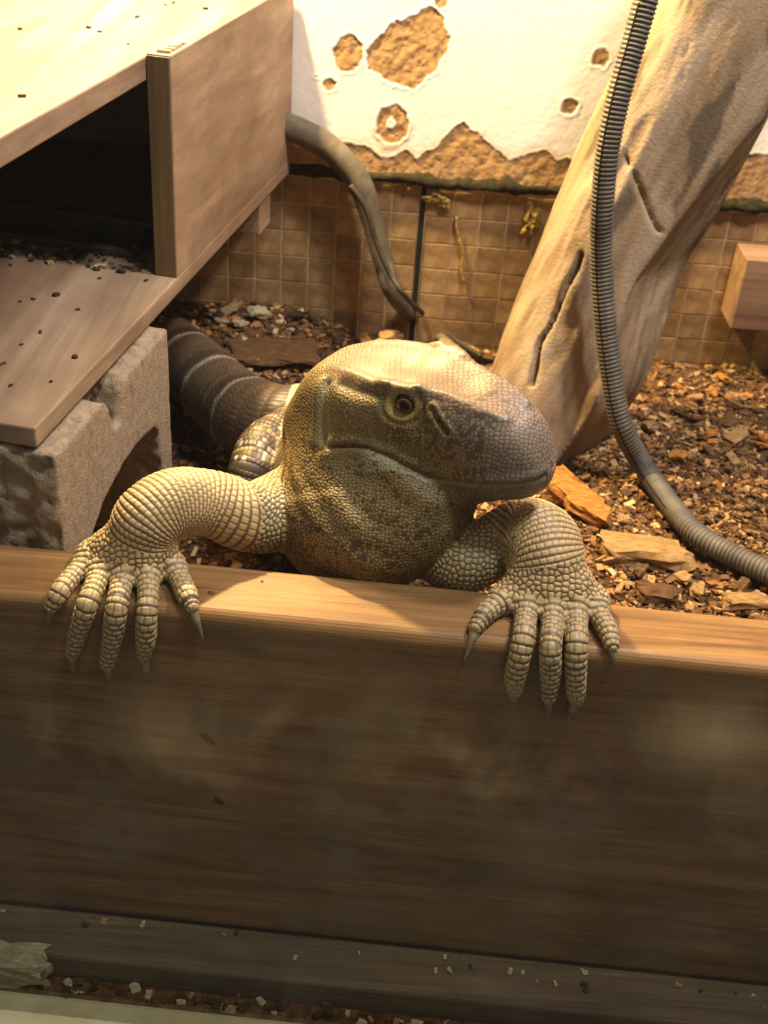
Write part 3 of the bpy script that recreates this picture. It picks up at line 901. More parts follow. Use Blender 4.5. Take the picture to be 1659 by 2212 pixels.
# crumbs of substrate on the boards (frame of the hide box)
def crumbs(n, region, z, size, cols, label, group, seed, matrix=MH):
    r = random.Random(seed)
    for k in range(n):
        q = matrix @ Vector((r.uniform(region[0], region[1]), r.uniform(region[2], region[3]), z))
        s = r.uniform(*size); asp = r.uniform(.42, .8); cc = r.choice(cols)
        chunk('bark_crumb', (q.x, q.y), (s, s * asp, s * r.uniform(.3, .5)), r.uniform(0, 6.28), cc, seed=r.uniform(0, 50), label=describe(s, *size, asp, cc, label), cat='bark crumb', group=group, sub=1, z=q.z)
crumbs(90, (-125, -22, 176, 199), 55, (2.0, 5.5), ['dark', 'brown', 'pale', 'dark'], 'bark crumb along the front of the black tray', 'crumbs before the black tray', 21)
crumbs(26, (-100, -8, 20, 178), 55, (1.6, 3.6), ['dark', 'brown'], 'bark crumb on the lower shelf board', 'crumbs on the lower shelf board', 22)
crumbs(16, (-95, -20, 0, 330), 172, (1.6, 3.2), ['brown', 'dark'], 'bark crumb on the top board', 'crumbs on the top board', 23)
# grit on the ledge and in the trough under the plank
def grit(n, yr, z, size, cols, label, group, seed, xr=(-190, 215)):
    r = random.Random(seed)
    for k in range(n):
        q = MP @ Vector((r.uniform(*xr), r.uniform(*yr), z)); s = r.uniform(*size); asp = r.uniform(.42, .8); cc = r.choice(cols)
        chunk('gravel_bit', (q.x, q.y), (s, s * asp, s * r.uniform(.3, .6)), r.uniform(0, 6.28), cc, seed=r.uniform(0, 50), label=describe(s, *size, asp, cc, label), cat='litter', group=group, sub=1, z=q.z)
grit(30, (-14, -1.5), -207, (1.2, 4.2), ['pale', 'dark', 'tan', 'pale'], 'grit bit at the foot of the plank', 'grit at the foot of the plank', 31)
grit(130, (-35, -28.5), -224, (2.0, 6.5), ['dark', 'brown', 'dark', 'tan', 'pale'], 'bit of litter in the trough under the ledge', 'litter in the trough', 32)
q = aty(25, 2105, front_y(0) - 30)
chunk('bark_flake', (-170, front_y(-170) - 30), (34, 14, 20), 0.1, 'pale', seed=5.5, label='large pale ragged flake standing in the trough by the frame strip', cat='bark', z=-224, sub=4, amp=0.3)
# ------------------------------------------------------------------ the monitor lizard
HT = np.array([68.5, 427.5, 58.0])              # snout tip
_ps, _pi = math.radians(52), math.radians(9)
HH = np.array([math.sin(_ps) * math.cos(_pi), -math.cos(_ps) * math.cos(_pi), math.sin(_pi)])   # forward
HL = np.array([math.cos(_ps), math.sin(_ps), 0.0])                                              # to its left
HU = np.cross(HL, -HH); HU = -HU if HU[2] < 0 else HU
_ro = math.radians(9)                     # its left side a little higher
HL, HU = HL * math.cos(_ro) + HU * math.sin(_ro), HU * math.cos(_ro) - HL * math.sin(_ro)
HLEN = 110.0
HO = HT - HLEN * HH
def to_head(p):
    q = np.asarray(p) - HO
    return np.stack([q @ HH, q @ HL, q @ HU], 1)
def from_head(q):
    q = np.atleast_2d(np.asarray(q, float))
    return HO + q[:, :1] * HH + q[:, 1:2] * HL + q[:, 2:3] * HU

_HS = np.array([  # s, half width, top, bottom, level of the widest point
    [-30, 22, 10, -46, -14], [-12, 27, 30, -42, -8], [3, 30.5, 35.5, -36, -4], [20, 32, 37.5, -31, 0], [38, 30, 38.6, -27, 3],
    [52, 26.5, 40, -24, 5], [66, 23, 37.5, -21, 5], [80, 21, 34, -18, 5], [92, 18.8, 30, -15, 4], [100, 15.8, 25, -12.5, 3],
    [105, 12.5, 19.5, -10, 2], [108.5, 8.2, 12.5, -6.5, 1.5], [110, 3.5, 5, -2.5, 1]])
class HeadLoft:
    def __init__(s):
        s.k = 14.0; s.name = 'head'
        s.c = from_head([[40, 0, 0]])[0]; s.br = 92.0
        # smooth tables
        x = np.linspace(-30, 110, 281)
        c = catmull(_HS, 12)
        s.x = x; s.tab = [np.interp(x, c[:, 0], c[:, i]) for i in range(1, 5)]
    def eval(s, p, full=False, near=None):
        q = to_head(p)
        S = np.clip(q[:, 0], -30, 110)
        w, top, bot, z0 = [np.interp(S, s.x, t) for t in s.tab]
        t = q[:, 2] - z0
        b = np.where(t > 0, top - z0, z0 - bot)
        # head box-like above, rounder below
        n = np.where(t > 0, 3.4 + 1.3 * sstep(-5, 15, S) * (1 - sstep(75, 100, S)), 2.3)
        al = np.abs(q[:, 1]) / w
        # walls lean inward towards the top
        al = al * (1 + 0.12 * np.clip(t / b, 0, 1) ** 2 * (t > 0))
        rr = (al ** n + (np.abs(t) / b) ** n) ** (1 / n)
        d = (rr - 1) * np.minimum(w, b) * 0.85
        out = np.abs(q[:, 0] - S)
        return np.where(out > 0, np.maximum(d, 0) + out * 0.9 + np.minimum(d, 0) * 0.3, d)
head = HeadLoft()

prims = []
def chain(name, pts, rad, k, **kw):
    c = Chain(pts, rad, k, name, **kw); prims.append(c); return c

# head with neck and throat first, so that only they melt into each other
def smooth_chain(name, pts, rad, k, n=4):
    P = catmull(pts, n); R_ = np.interp(np.linspace(0, len(pts) - 1, len(P)), np.arange(len(pts)), rad)
    return chain(name, P, R_, k)
prims.append(head)
neckc = smooth_chain('neck', [from_head([[10, 0, -9]])[0], (-13, 477, 19), (-12, 466, 7)], [27, 34.5, 39.5], 14)
throat = smooth_chain('throat', [from_head([[74, 0, -7]])[0], from_head([[52, 0, -19]])[0], (13, 449, 20), (-2, 446, 9)], [11, 18, 26, 26], 10)
trunk = smooth_chain('trunk', [(-8, 474, 8), (-14, 515, -18), (-22, 570, -36), (-40, 625, -44)], [37, 44, 45, 32], 10)
tail = smooth_chain('tail', [(-40, 620, -42), (-70, 622, -40), (-100, 655, -45), (-133, 708, -48), (-156, 752, -52)], [32, 27, 24.5, 22.5, 19], 8)
hind = smooth_chain('hind', [atz(625, 930, -24), atz(566, 962, -20), atz(540, 1020, -26), atz(520, 1090, -44)], [14, 12.5, 12, 12], 4)
# fore limbs
LA = smooth_chain('arm', [(-44, 476, 0), atz(545, 1118, 10), atz(455, 1088, 20), atz(375, 1088, 26), atz(322, 1122, 23), atz(302, 1155, 16), atz(297, 1174, 11)],
           [20, 16, 15, 15.5, 15.5, 13.5, 10.5], 4, 8)
RA = smooth_chain('arm', [(22, 474, -4), atz(990, 1215, 2), atz(1065, 1180, 9), atz(1128, 1152, 15), atz(1166, 1172, 19), atz(1180, 1208, 17), atz(1185, 1240, 11)],
           [20, 14, 14, 16, 18, 16.5, 12.5], 4, 8)
def finger_pts(px, r):
    out = []
    for i, (x, y) in enumerate(px):
        rr = r[min(i, len(r) - 1)]
        a = atz(x, y, rr * 0.95)
        if a[1] < front_y(a[0]) - rr * 0.35:        # past the front edge: lie on the front face
            a = aty(x, y, front_y(a[0]) - rr * 0.95)
        out.append(a)
    return np.array(out)
FING = {
 'L': [([(196, 1196), (161, 1239), (130, 1277), (112, 1308)], [4.6, 4.2, 4.2, 3.2], (104, 1356)),
       ([(217, 1220), (207, 1260), (189, 1305), (172, 1357), (157, 1408)], [4.8, 4.5, 4.5, 4.3, 3.3], (160, 1456)),
       ([(266, 1228), (261, 1267), (252, 1312), (245, 1364), (232, 1432)], [4.8, 4.6, 4.6, 4.6, 3.4], (238, 1478)),
       ([(319, 1240), (320, 1288), (317, 1330), (315, 1378), (311, 1412)], [4.6, 4.4, 4.4, 4.4, 3.3], (321, 1476)),
       ([(371, 1220), (390, 1253), (403, 1283), (414, 1308)], [4.6, 4.4, 4.6, 3.2], (440, 1384))],
 'R': [([(1090, 1292), (1068, 1309), (1046, 1328), (1028, 1354)], [5.0, 4.6, 4.6, 3.2], (1002, 1430)),
       ([(1140, 1301), (1135, 1336), (1131, 1373), (1123, 1414), (1113, 1461), (1112, 1492)], [5, 4.7, 4.7, 4.6, 4.5, 3.3], (1106, 1532)),
       ([(1193, 1308), (1193, 1351), (1189, 1398), (1189, 1452), (1186, 1505)], [5, 4.6, 4.6, 4.5, 3.4], (1184, 1552)),
       ([(1244, 1304), (1246, 1342), (1246, 1386), (1244, 1436), (1244, 1489), (1245, 1510)], [5, 4.6, 4.7, 4.6, 4.2, 3.3], (1222, 1566)),
       ([(1284, 1299), (1297, 1333), (1312, 1361), (1322, 1394)], [4.8, 4.5, 4.4, 3.2], (1326, 1440))]}
fing_chains, claws = [], []
palm_chains = []
for side, arm, wr in (('L', LA, 11.0), ('R', RA, 12.0)):
    wrist = arm.P[-1]; pre = arm.P[-2]
    for px, r, tip in FING[side]:
        P = finger_pts(px, r)
        fing_chains.append(smooth_chain('finger', P, r[:len(P)], 2.2, 3))
        base = P[0]
        w0 = wrist * 0.75 + base * 0.25 + np.array([0, 0, 1.0])
        palm_chains.append(chain('palm', [w0, (w0 + base) / 2 + np.array([0, 0, 1.2]), base], [wr * 0.78, 7.8, r[0] * 1.08], 7.0))
        e = P[-1]
        t3 = aty(tip[0], tip[1], front_y(e[0]) - 2.0) if atz(tip[0], tip[1], 1)[1] < front_y(e[0]) else atz(tip[0], tip[1], 1.0)
        claws.append((P[-2], e, t3, r[-1]))
VOX = 0.97
LV, LQ = polygonise(prims, VOX)
LV = relax(LV, LQ, 2, 0.4)
LV, LQ = subdiv(LV, LQ)
LV = relax(LV, LQ, 1, 0.5)
print('lizard verts', len(LV))
# ---- regions: nearest primitive for every vertex
nv = len(LV)
best = head.eval(LV) ; reg = np.zeros(nv, np.int8)          # 0 head
lab = {'head': 0, 'neck': 1, 'throat': 1, 'trunk': 2, 'tail': 3, 'hind': 4, 'arm': 5, 'palm': 6, 'finger': 7}
uu = np.zeros(nv); ang = np.zeros(nv); cid = np.full(nv, -1)
for ci, c in enumerate(prims):
    if c.name == 'head': continue
    m = np.where(np.linalg.norm(LV - c.c, axis=1) < c.br + 6)[0]
    d, u, idx, tt = c.eval(LV[m], full=True)
    w = d < best[m] - (1.5 if c.name == 'neck' else 0)
    mm = m[w]
    best[mm] = d[w]; reg[mm] = lab[c.name]; uu[mm] = u[w]; cid[mm] = ci
    ref = {'finger': np.array([0, -0.5, 1.0]), 'arm': np.array([0.25, -0.75, 0.6]), 'tail': np.array([0, 0, 1.0])}.get(c.name, np.array([0.1, 0.1, 1.0]))
    ang[mm] = c.angle(LV[mm], idx[w], tt[w], ref)
# on the arms, measure the rows along the outside of the bend
for ci, c in enumerate(prims):
    if c.name != 'arm': continue
    ax = np.gradient(c.P, axis=0); ax /= np.linalg.norm(ax, axis=1)[:, None]
    nrm = np.array([0.0, -0.35, 1.0]); nn_ = nrm - ax * (ax @ nrm)[:, None]; nn_ /= np.linalg.norm(nn_, axis=1)[:, None]
    O = c.P + nn_ * c.R[:, None] * 0.9
    for _ in range(6): O[1:-1] = 0.5 * O[1:-1] + 0.25 * (O[:-2] + O[2:])
    O = np.vstack([2 * O[0] - O[1], O, O[-1] + (O[-1] - O[-2]) * np.array([[1.0], [4.0]])])
    Od, us = resample(O, 0.6)
    mm = np.where(cid == ci)[0]
    for a0 in range(0, len(mm), 20000):
        q = mm[a0:a0 + 20000]
        d2 = ((LV[q][:, None] - Od[None]) ** 2).sum(-1)
        w2 = np.exp(-(d2 - d2.min(1, keepdims=True)) / 40.0)
        uu[q] = (w2 * us).sum(1) / w2.sum(1)
    c.cum = np.r_[0, us[-1]]
    mm = mm[uu[mm] > us[-1] - 11]
    reg[mm] = 6
LN = vnormals(LV, LQ)
hq = to_head(LV)
s_, a_, t_ = hq[:, 0], np.abs(hq[:, 1]), hq[:, 2]
H3 = np.stack([s_, a_, t_], 1)
near_head = np.where((s_ > -28) & (s_ < 116) & (a_ < 60) & (t_ > -60) & ((reg == 0) | (reg == 1)))[0]
h3 = H3[near_head]
disp = np.zeros(nv)
def gl(d, s): return np.exp(-(d / s) ** 2)
D = np.zeros(len(near_head))
lat = sstep(6, 12, h3[:, 1])
# brow and canthal ridges
bd, bf = poly_dist(h3, [(4, 13, 38), (18, 16, 38.6), (35, 19, 38), (46, 19.5, 38.5), (55, 18, 38.5), (63, 14.5, 37), (71, 12, 35.4), (85, 11.5, 31.5), (96, 8, 27.5)])
sA = h3[:, 0]
amp = 1.3 + 2.6 * sstep(34, 42, sA) * (1 - sstep(56, 64, sA))
D += amp * gl(bd, 2.9)
# flat, slightly hollow crown between the brows
D += -2.2 * gl(h3[:, 1], 10) * sstep(28, 40, sA) * (1 - sstep(70, 84, sA)) * (h3[:, 2] > 25)
D += 0.5 * gl(np.hypot(sA - 20, h3[:, 1] - 9), 8) * (h3[:, 2] > 25)
# hollow under the rear brow, temple bulge
D += -1.7 * gl(poly_dist(h3, [(19, 23, 35.5), (28, 24, 34.5), (40, 23.5, 34.5)])[0], 3.4)
D += 1.3 * gl(np.linalg.norm(h3 - np.array([26, 31, 18]), axis=1), 11)
# orbit and eyelids
EYE = np.array([52.3, 22.0, 31.2])
er = np.linalg.norm((h3 - EYE) * np.array([0.84, 0.6, 1.05]), axis=1)
D += -3.2 * gl(er, 5.4) - 1.0 * gl(er, 9.5) + 0.75 * gl(er - 6.0, 1.1) - 0.5 * gl(er - 8.2, 1.0) + 0.3 * gl(er - 10.2, 1.2)
# loreal hollow, nostril
D += -1.6 * gl(np.linalg.norm(h3 - np.array([63, 21, 24]), axis=1), 5)
nd, nf = poly_dist(h3, [(66.4, 18.3, 30.5), (70, 19.5, 27), (74.5, 20.2, 23)])
D += -3.4 * gl(nd, 1.0) + 0.9 * gl(nd - 2.6, 1.2)
# mouth
MOUTH = np.array([(18, 34, 9), (22, 33.7, 10), (30, 31.4, 11.2), (37, 29.9, 11.2), (44.5, 28.1, 9), (54.3, 26.4, 4.3), (62.8, 24.6, 0.7), (70.6, 21.8, -1.4), (79.5, 20.3, -1.4), (90.8, 18.8, 0.2), (100.4, 15.4, 1.4), (107.6, 8.9, 1.5), (109.6, 3, 1.5), (110.2, 0, 1.5)])
md = poly_dist(h3[:, [0, 2]], MOUTH[:, [0, 2]])[0]
mz = np.interp(sA, MOUTH[:, 0], MOUTH[:, 2])
onjaw = (h3[:, 1] > 2) & (sA > 14)
below = sstep(0, 1.0, mz - h3[:, 2])
D += onjaw * (-2.3 * gl(md, 0.75) * sstep(15, 22, sA) + 0.7 * gl(md - 2.6, 2.0) - 1.1 * below * gl(md, 7) * sstep(60, 75, sA))
# jowl
jd, jf = poly_dist(h3, [(39, 31, 4.5), (47, 30.5, 1), (57, 31, -5), (67, 28, -11)])
D += 3.6 * gl(jd, 6.0) - 1.4 * gl(poly_dist(h3, [(30, 35, -4), (42, 35, -9), (54, 33, -15), (66, 28, -21)])[0], 3.0)
# ear and the fold behind it
ed, ef = poly_dist(h3, [(9.5, 23, 33.5), (12, 29, 23), (13.5, 33.5, 12), (13.5, 36, 6)])
D += -2.3 * gl(ed, 2.4) + 0.8 * gl(poly_dist(h3, [(14, 24, 32), (17, 30, 22), (19, 34.5, 11)])[0], 3.0) + 1.6 * gl(poly_dist(h3, [(4, 22, 33), (6, 29, 22), (8, 35, 10)])[0], 3.0)
D += 2.0 * gl(np.linalg.norm(h3 - np.array([17, 37, 4]), axis=1), 5)
# loose skin: folds that ring the throat
neckw = sstep(2, -6, h3[:, 2] + (sA - 10) * 0.12) * (1 - sstep(45, 70, sA))
fold = np.sin((h3[:, 2] * 0.55 + sA * 0.32 + 5 * fbm(LV[near_head], 22, 2, 3)))
D += 0.55 * neckw * fold
disp[near_head] = D
LV = LV + LN * disp[:, None]
# wrinkles where the arms bend, swelling knuckles
jn = (fbm(LV, 9, 2, 5) - 0.5)
LV = LV + LN * (np.where((reg >= 2) & (reg <= 6), 0.9, 0.3) * jn)[:, None]

# ---- scales
dome = np.zeros(nv)          # 0 in the seam, 1 on the scale
cellr = np.zeros(nv)         # random number of the scale
hgt = np.zeros(nv)           # height of a scale here
def hash2(i, j):
    n = (i.astype(np.int64) * 73856093) ^ (j.astype(np.int64) * 19349663)
    n = (n ^ (n >> 13)) * 1274126177 & 0xffffffff
    return ((n ^ (n >> 16)) & 0xffff) / 65535.0
def lattice(m, pitch, n, h, rowsharp=0.30, colsharp=0.22, wob=0.0, jit=0.0):
    u = uu[m] / pitch
    if wob: u = u + wob * (fbm(LV[m], 14, 2, 11) - 0.5)
    r = np.floor(u); fu = u - r
    nn = n
    v = ang[m] / (2 * np.pi) * nn + 0.5 * (r % 2) + jit * hash2(r, r * 0 + 5)
    c = np.floor(v); fv = v - c
    du = np.minimum(fu * 1.15, 1 - fu); dv = np.minimum(fv, 1 - fv)
    d = sstep(0, rowsharp, du) * (0.25 + 0.75 * sstep(0, colsharp, dv))
    dome[m] = d; cellr[m] = hash2(r + 17 * cid[m], c); hgt[m] = h
def voronoi(m, sp, h, soft=0.42):
    if len(m) < 50: return
    P = LV[m]
    key = np.floor((P + rng.random(3) * sp) / (sp * 0.92)).astype(np.int64)
    k1 = key[:, 0] * 4000037 + key[:, 1] * 2003 + key[:, 2]
    uq, inv = np.unique(k1, return_inverse=True)
    def centroid(inv, n, P):
        c = np.bincount(inv, minlength=n); ok = c > 0
        S = np.stack([np.bincount(inv, P[:, k], n) for k in range(3)], 1)
        return S[ok] / c[ok][:, None], c[ok]
    S, cnt = centroid(inv, len(uq), P)
    S = S[cnt > 0.25 * np.median(cnt)]
    sub = P[::4]
    for it in range(2):
        kd = kdtree.KDTree(len(S))
        for i, q in enumerate(S.tolist()): kd.insert(q, i)
        kd.balance()
        near = np.array([kd.find(q)[1] for q in sub.tolist()])
        S, cnt = centroid(near, len(S), sub)
    kd = kdtree.KDTree(len(S))
    for i, q in enumerate(S.tolist()): kd.insert(q, i)
    kd.balance()
    F = np.empty((len(P), 3))
    for j, q in enumerate(P.tolist()):
        r = kd.find_n(q, 2)
        F[j] = (r[0][2], r[1][2], r[0][1])
    d = (F[:, 1] - F[:, 0]) / sp
    dome[m] = sstep(0.02, soft, d); cellr[m] = hash2(F[:, 2].astype(np.int64), F[:, 2].astype(np.int64) * 3 + 7); hgt[m] = h
def W_(cond): return np.where(cond)[0]
front = LN @ (np.array([0, 450, 20.0]) - CAM) < 60           # skip nothing but the far side
is_head = reg == 0
snout = is_head & (s_ > 62)
top = is_head & (t_ > 33.5 - 0.16 * np.maximum(s_ - 55, 0) * 1.2) & (s_ > 6)
voronoi(W_(top), 2.5, 0.09)
voronoi(W_(is_head & ~top & (s_ > 62)), 2.3, 0.12)
voronoi(W_(is_head & ~top & (s_ <= 62)), 1.9, 0.36)
voronoi(W_(reg == 1), 2.0, 0.40)
voronoi(W_(reg == 6), 3.2, 0.55)
arm_u = np.array([c.cum[-1] if hasattr(c, 'cum') else 1 for c in prims])
sh = (reg == 5) & (uu < np.where(LV[:, 0] > 0, 0.50, 0.34) * arm_u[cid])
voronoi(W_(sh), 3.1, 0.7)
lattice(W_((reg == 5) & ~sh), 2.9, 30, 0.62, 0.34, 0.16, 0.5)
lattice(W_(reg == 7), 3.0, 7, 0.72, 0.32, 0.14, 0.25)
lattice(W_(reg == 3), 2.6, 46, 0.30, wob=0.4)
lattice(W_(reg == 4), 3.6, 26, 0.5, 0.35, wob=0.4)
lattice(W_(reg == 2), 2.8, 90, 0.35, wob=0.4)
# scale-free lids, lips and nostrils
soft = np.ones(nv)
soft[near_head] = 1 - 0.9 * gl(er, 6.0) - 0.6 * gl(md, 1.2) * onjaw
LV = LV + LN * (hgt * (dome - 0.6) * np.clip(soft, 0, 1))[:, None]

# ---- pigment (its own colours, not light)
def C3(c): return np.array(lin(c))
col = np.tile(C3((150, 136, 104)), (nv, 1)); gap = np.tile(C3((72, 58, 42)), (nv, 1))
def put(arr, w, c):
    w = np.clip(w, 0, 1)[:, None]; arr[:] = arr * (1 - w) + C3(c) * w
n1 = fbm(LV, 12, 3, 21); n2 = fbm(LV, 30, 3, 31); n3 = fbm(LV, 4, 2, 41)
H = is_head.astype(float)
put(col, H, (158, 144, 104)); put(gap, H, (92, 78, 52))
put(col, H * sstep(33, 38, t_ + 0.17 * np.maximum(s_ - 55, 0)), (166, 148, 130))
put(gap, H * sstep(33, 38, t_ + 0.17 * np.maximum(s_ - 55, 0)), (104, 88, 74))
put(col, H * sstep(70, 88, s_ + 0.4 * (t_ - 10)) * 0.85, (168, 154, 142))
put(gap, H * sstep(70, 88, s_), (96, 84, 76))
# dark stippling on the cheek and the upper lip
spots = (cellr < 0.34) & (n1 > 0.40)
put(col, H * spots * sstep(-6, 2, t_) * (1 - sstep(33, 36, t_)) * sstep(30, 45, s_) * (1 - sstep(92, 100, s_)) * 0.62, (78, 66, 46))
put(col, H * sstep(0.55, 0.7, n2) * (t_ > 30) * 0.55, (112, 96, 84))
# cheek: darker scales in a pale net
ck = H * (s_ > 14) * (s_ < 46) * (t_ > 6) * (t_ < 33)
put(col, ck * (0.8 * (cellr > 0.25)), (84, 70, 44)); put(gap, ck * 0.9, (176, 160, 114))
put(col, ck * sstep(0.5, 0.75, n1) * 0.5, (150, 138, 98))
# jowl, lips, lower jaw
jw = np.zeros(nv); jw[near_head] = gl(jd, 7.5)
put(col, jw * 1.3, (190, 190, 164)); put(gap, jw * 1.2, (160, 158, 132))
lj = np.zeros(nv); lj[near_head] = below * onjaw * (h3[:, 2] > -26)
put(col, H * lj * (1 - jw) * 0.7, (146, 134, 110)); put(gap, H * lj * 0.5, (100, 90, 74))
put(col, (jw > 0.25) * (cellr < 0.12) * 0.8, (84, 76, 58))
lips = np.zeros(nv); lips[near_head] = onjaw * gl(md - 0.9, 0.9) * sstep(62, 72, sA) * (h3[:, 2] < mz)
put(col, lips, (178, 170, 128)); put(gap, lips, (178, 170, 128))
# ear fold
ear = np.zeros(nv); ear[near_head] = gl(ed, 3.2)
put(col, ear * 1.2, (186, 188, 150)); put(gap, ear * 1.2, (170, 170, 130))
# eyelids
lid = np.zeros(nv); lid[near_head] = gl(er - 5.4, 1.9)
put(col, lid * 0.8, (214, 196, 122)); put(gap, lid * 0.8, (186, 166, 100))
nos = np.zeros(nv); nos[near_head] = gl(nd - 2.4, 0.9) * (h3[:, 0] < 71)
put(col, nos * 0.8, (168, 158, 100))
# neck and throat
NK = (reg == 1).astype(float)
put(col, NK, (160, 142, 98)); put(gap, NK, (84, 68, 44))
put(col, NK * (cellr < 0.08 + 0.12 * (n1 > 0.5)) * 0.75, (70, 57, 42))
# limbs
AR = np.isin(reg, (5, 6)).astype(float)
put(col, AR, (204, 176, 126)); put(gap, AR, (76, 56, 40))
put(col, AR * (0.5 * cellr + 0.5 * sstep(0.45, 0.65, n2)) * 0.65, (150, 128, 96))
put(col, AR * sh * 0.7, (160, 150, 118)); put(gap, AR * sh, (76, 62, 40))
FG = (reg == 7).astype(float)
put(col, FG, (190, 168, 124)); put(gap, FG, (64, 52, 44))
put(col, FG * cellr * 0.55, (126, 114, 96))
# trunk, tail and hind leg: brown with rows of pale scales
TT = np.isin(reg, (2, 3, 4)).astype(float)
put(col, TT, (92, 76, 58)); put(gap, TT, (56, 46, 38))
band = (reg == 3) * sstep(0.35, 0.8, np.sin(uu / 46 * 2 * np.pi - 1.0 + 1.4 * (n2 - 0.5)))
put(col, band * 0.9, (62, 52, 44))
edge = (reg == 3) * gl(((uu / 46 - 1.0 / (2 * np.pi) - 0.06 + 0.22 * (n2 - 0.5)) % 1.0) - 0.06, 0.05)
put(col, edge * 0.85, (172, 164, 146))
put(col, (reg == 4) * ((np.floor(uu / 3.6) % 4) < 1) * (cellr > 0.35) * 0.8, (150, 132, 88))
put(col, (reg == 4) * (cellr > 0.9), (205, 196, 176))
put(col, (reg == 4) * ((np.floor(uu / 3.6) % 4) >= 2) * 0.6, (70, 60, 52))
put(col, (reg == 2) * sstep(0.5, 0.62, n1) * 0.8, (150, 132, 98))
tint = (0.86 + 0.26 * cellr)[:, None] * (0.9 + 0.2 * n3)[:, None]
skin_rgb = gap + (col * tint - gap) * (0.12 + 0.88 * sstep(0.0, 0.75, dome))[:, None]

m_skin, nt, b = mat_new('lizard_skin')
at_ = N(nt, 'ShaderNodeAttribute', attribute_name='Col')
nt.links.new(at_.outputs['Color'], b.inputs['Base Color'])
vv = coords(nt)
bump(nt, b, noise_n(nt, vv, 1500, 3, 0.6), 0.25, 0.0002)
b.inputs['Roughness'].default_value = 0.46
b.inputs['Specular IOR Level'].default_value = 0.5
lizard = empty('monitor_lizard', (-10, 480, -80))
tag(lizard, 'large tan monitor lizard leaning over the wooden plank, head turned sideways', 'lizard')
def under(o, root):
    o.parent = root
    o.matrix_parent_inverse = Matrix.Translation(root.location).inverted()
    return o
body = quad_mesh('body', LV, LQ, m_skin)
head_like = np.isin(reg, (0, 1))
skin_rgb[head_like] *= np.array([0.68, 0.62, 0.52])
sn = (is_head * sstep(72, 92, s_))[:, None]
skin_rgb *= 1 + sn * np.array([0.0, 0.04, 0.18])
crown = (is_head * sstep(31, 36, t_ + 0.17 * np.maximum(s_ - 55, 0)))[:, None]
skin_rgb *= 1 - crown * np.array([0.28, 0.30, 0.24])
set_color(body, skin_rgb)
under(body, lizard)

# ---- eyes
def eye_material():
    m, nt, b = mat_new('lizard_eye')
    t = N(nt, 'ShaderNodeTexCoord'); sep = N(nt, 'ShaderNodeSeparateXYZ')
    nt.links.new(t.outputs['Object'], sep.inputs[0])
    r = math_n(nt, 'SQRT', math_n(nt, 'ADD', math_n(nt, 'POWER', sep.outputs[0], 2.0), math_n(nt, 'POWER', sep.outputs[1], 2.0)))
    c = ramp(nt, math_n(nt, 'MULTIPLY', r, 160.0), [(0.0, (6, 5, 4)), (0.34, (6, 5, 4)), (0.37, (70, 46, 24)), (0.46, (58, 36, 20)), (0.52, (150, 116, 62)), (0.56, (30, 20, 14)), (0.8, (20, 14, 10))])
    nt.links.new(c, b.inputs['Base Color'])
    b.inputs['Roughness'].default_value = 0.12
    return m
m_eye = eye_material()
for sgn in (-1, 1):
    bm = bmesh.new(); bmesh.ops.create_uvsphere(bm, u_segments=32, v_segments=24, radius=5.5)
    e = bm_obj('eye', bm, m_eye, smooth=True)
    out = HL * sgn
    c = from_head([[EYE[0], sgn * (EYE[1] - 4.4), EYE[2] - 0.3]])[0]
    look = Vector(out * 0.92 + HH * 0.30 + HU * 0.10).normalized()
    e.rotation_euler = look.to_track_quat('Z', 'Y').to_euler()
    e.location = [x * MM for x in c]
    under(e, lizard)
# ---- claws
m_claw = simple_noise_mat('claw_horn', [(0.3, (92, 80, 60)), (0.7, (160, 144, 112))], 260, rough=0.3, spec=0.5, bstr=0.1)
for p0, e, t3, r in claws:
    d0 = e - p0; d0 /= np.linalg.norm(d0)
    L = np.linalg.norm(t3 - e)
    out = np.array([0, -0.6, 0.6])
    a = e - d0 * 1.0
    mid = (e + t3) / 2 + out * L * 0.22
    tt = np.linspace(0, 1, 12)[:, None]
    P = (1 - tt) ** 2 * a + 2 * tt * (1 - tt) * mid + tt ** 2 * t3
    rad = r * 0.74 * (1 - np.linspace(0, 1, 12) ** 1.5) + 0.12
    under(tube('claw', P, rad, m_claw, seg=12), lizard)
# ------------------------------------------------------------------ front glass, smeared from the inside
m_glass, nt, b = mat_new('smeared_glass')
nt.nodes.remove(b)
out = nt.nodes['Material Output']
tr_ = N(nt, 'ShaderNodeBsdfTransparent'); tr_.inputs[0].default_value = (0.985, 0.99, 0.98, 1)
gl_ = N(nt, 'ShaderNodeBsdfGlossy'); gl_.inputs['Roughness'].default_value = 0.02
lw = N(nt, 'ShaderNodeLayerWeight'); lw.inputs[0].default_value = 0.5
fr5 = math_n(nt, 'ADD', math_n(nt, 'MULTIPLY', math_n(nt, 'POWER', lw.outputs['Facing'], 5.0), 0.8), 0.04)
mx1 = N(nt, 'ShaderNodeMixShader')
nt.links.new(fr5, mx1.inputs[0]); nt.links.new(tr_.outputs[0], mx1.inputs[1]); nt.links.new(gl_.outputs[0], mx1.inputs[2])
df = N(nt, 'ShaderNodeBsdfTranslucent'); df.inputs[0].default_value = (0.80, 0.76, 0.68, 1)
df2 = N(nt, 'ShaderNodeBsdfDiffuse'); df2.inputs[0].default_value = (0.80, 0.76, 0.68, 1)
mxd = N(nt, 'ShaderNodeMixShader'); mxd.inputs[0].default_value = 0.5
nt.links.new(df.outputs[0], mxd.inputs[1]); nt.links.new(df2.outputs[0], mxd.inputs[2])
v = coords(nt); n1_ = noise_n(nt, v, 14, 4, 0.6, 0.6); n2_ = noise_n(nt, coords(nt, (30, 30, 12)), 1.0, 5, 0.65, 0.8)
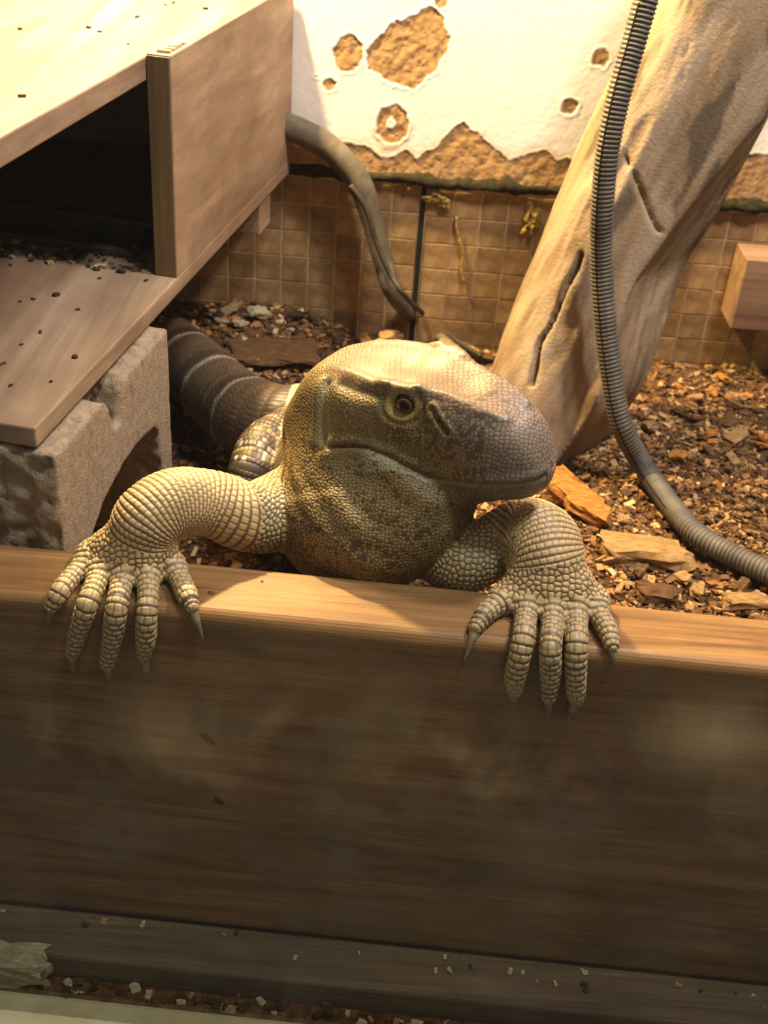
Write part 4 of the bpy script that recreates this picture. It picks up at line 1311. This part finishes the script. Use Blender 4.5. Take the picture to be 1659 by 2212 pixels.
sep = N(nt, 'ShaderNodeSeparateXYZ'); t = N(nt, 'ShaderNodeTexCoord'); nt.links.new(t.outputs['Object'], sep.inputs[0])
low = ramp_f(nt, math_n(nt, 'ADD', sep.outputs[2], math_n(nt, 'MULTIPLY', n1_, 0.03)), 0.05, -0.02)
sm_ = math_n(nt, 'MULTIPLY', math_n(nt, 'MULTIPLY', ramp_f(nt, n1_, 0.38, 0.7), ramp_f(nt, n2_, 0.3, 0.75)), 0.11)
fac = math_n(nt, 'MULTIPLY', math_n(nt, 'ADD', sm_, 0.006), low)
def smear(x0, z0, rx, rz, amt):                     # wiped-over greasy patches
    dx = math_n(nt, 'DIVIDE', math_n(nt, 'SUBTRACT', sep.outputs[0], x0), rx)
    dz = math_n(nt, 'DIVIDE', math_n(nt, 'SUBTRACT', sep.outputs[2], z0), rz)
    d = math_n(nt, 'SQRT', math_n(nt, 'ADD', math_n(nt, 'MULTIPLY', dx, dx), math_n(nt, 'MULTIPLY', dz, dz)))
    d = math_n(nt, 'ADD', d, math_n(nt, 'MULTIPLY', math_n(nt, 'SUBTRACT', n1_, 0.5), 1.2))
    return math_n(nt, 'MULTIPLY', ramp_f(nt, d, 1.0, 0.0), amt)
for a_5 in [(0.134, 0.004, 0.034, 0.028, 0.10), (-0.082, -0.024, 0.03, 0.03, 0.03), (-0.002, -0.065, 0.009, 0.004, 0.07), (-0.006, -0.082, 0.010, 0.004, 0.06), (0.07, -0.07, 0.03, 0.03, 0.03)]:
    fac = math_n(nt, 'ADD', fac, smear(*a_5))
mx2 = N(nt, 'ShaderNodeMixShader')
nt.links.new(fac, mx2.inputs[0]); nt.links.new(mx1.outputs[0], mx2.inputs[1]); nt.links.new(mxd.outputs[0], mx2.inputs[2])
nt.links.new(mx2.outputs[0], out.inputs['Surface'])
V = [(-420, -48, -228), (420, -48, -228), (420, -48, 420), (-420, -48, 420)]
bm = bmesh.new(); vs4 = [bm.verts.new(q) for q in V]; bm.faces.new(vs4)
o = bm_obj('window_1', bm, m_glass, mat4=MP)
tag(o, 'smeared front glass of the enclosure standing on the pale strip', None, None, 'structure')
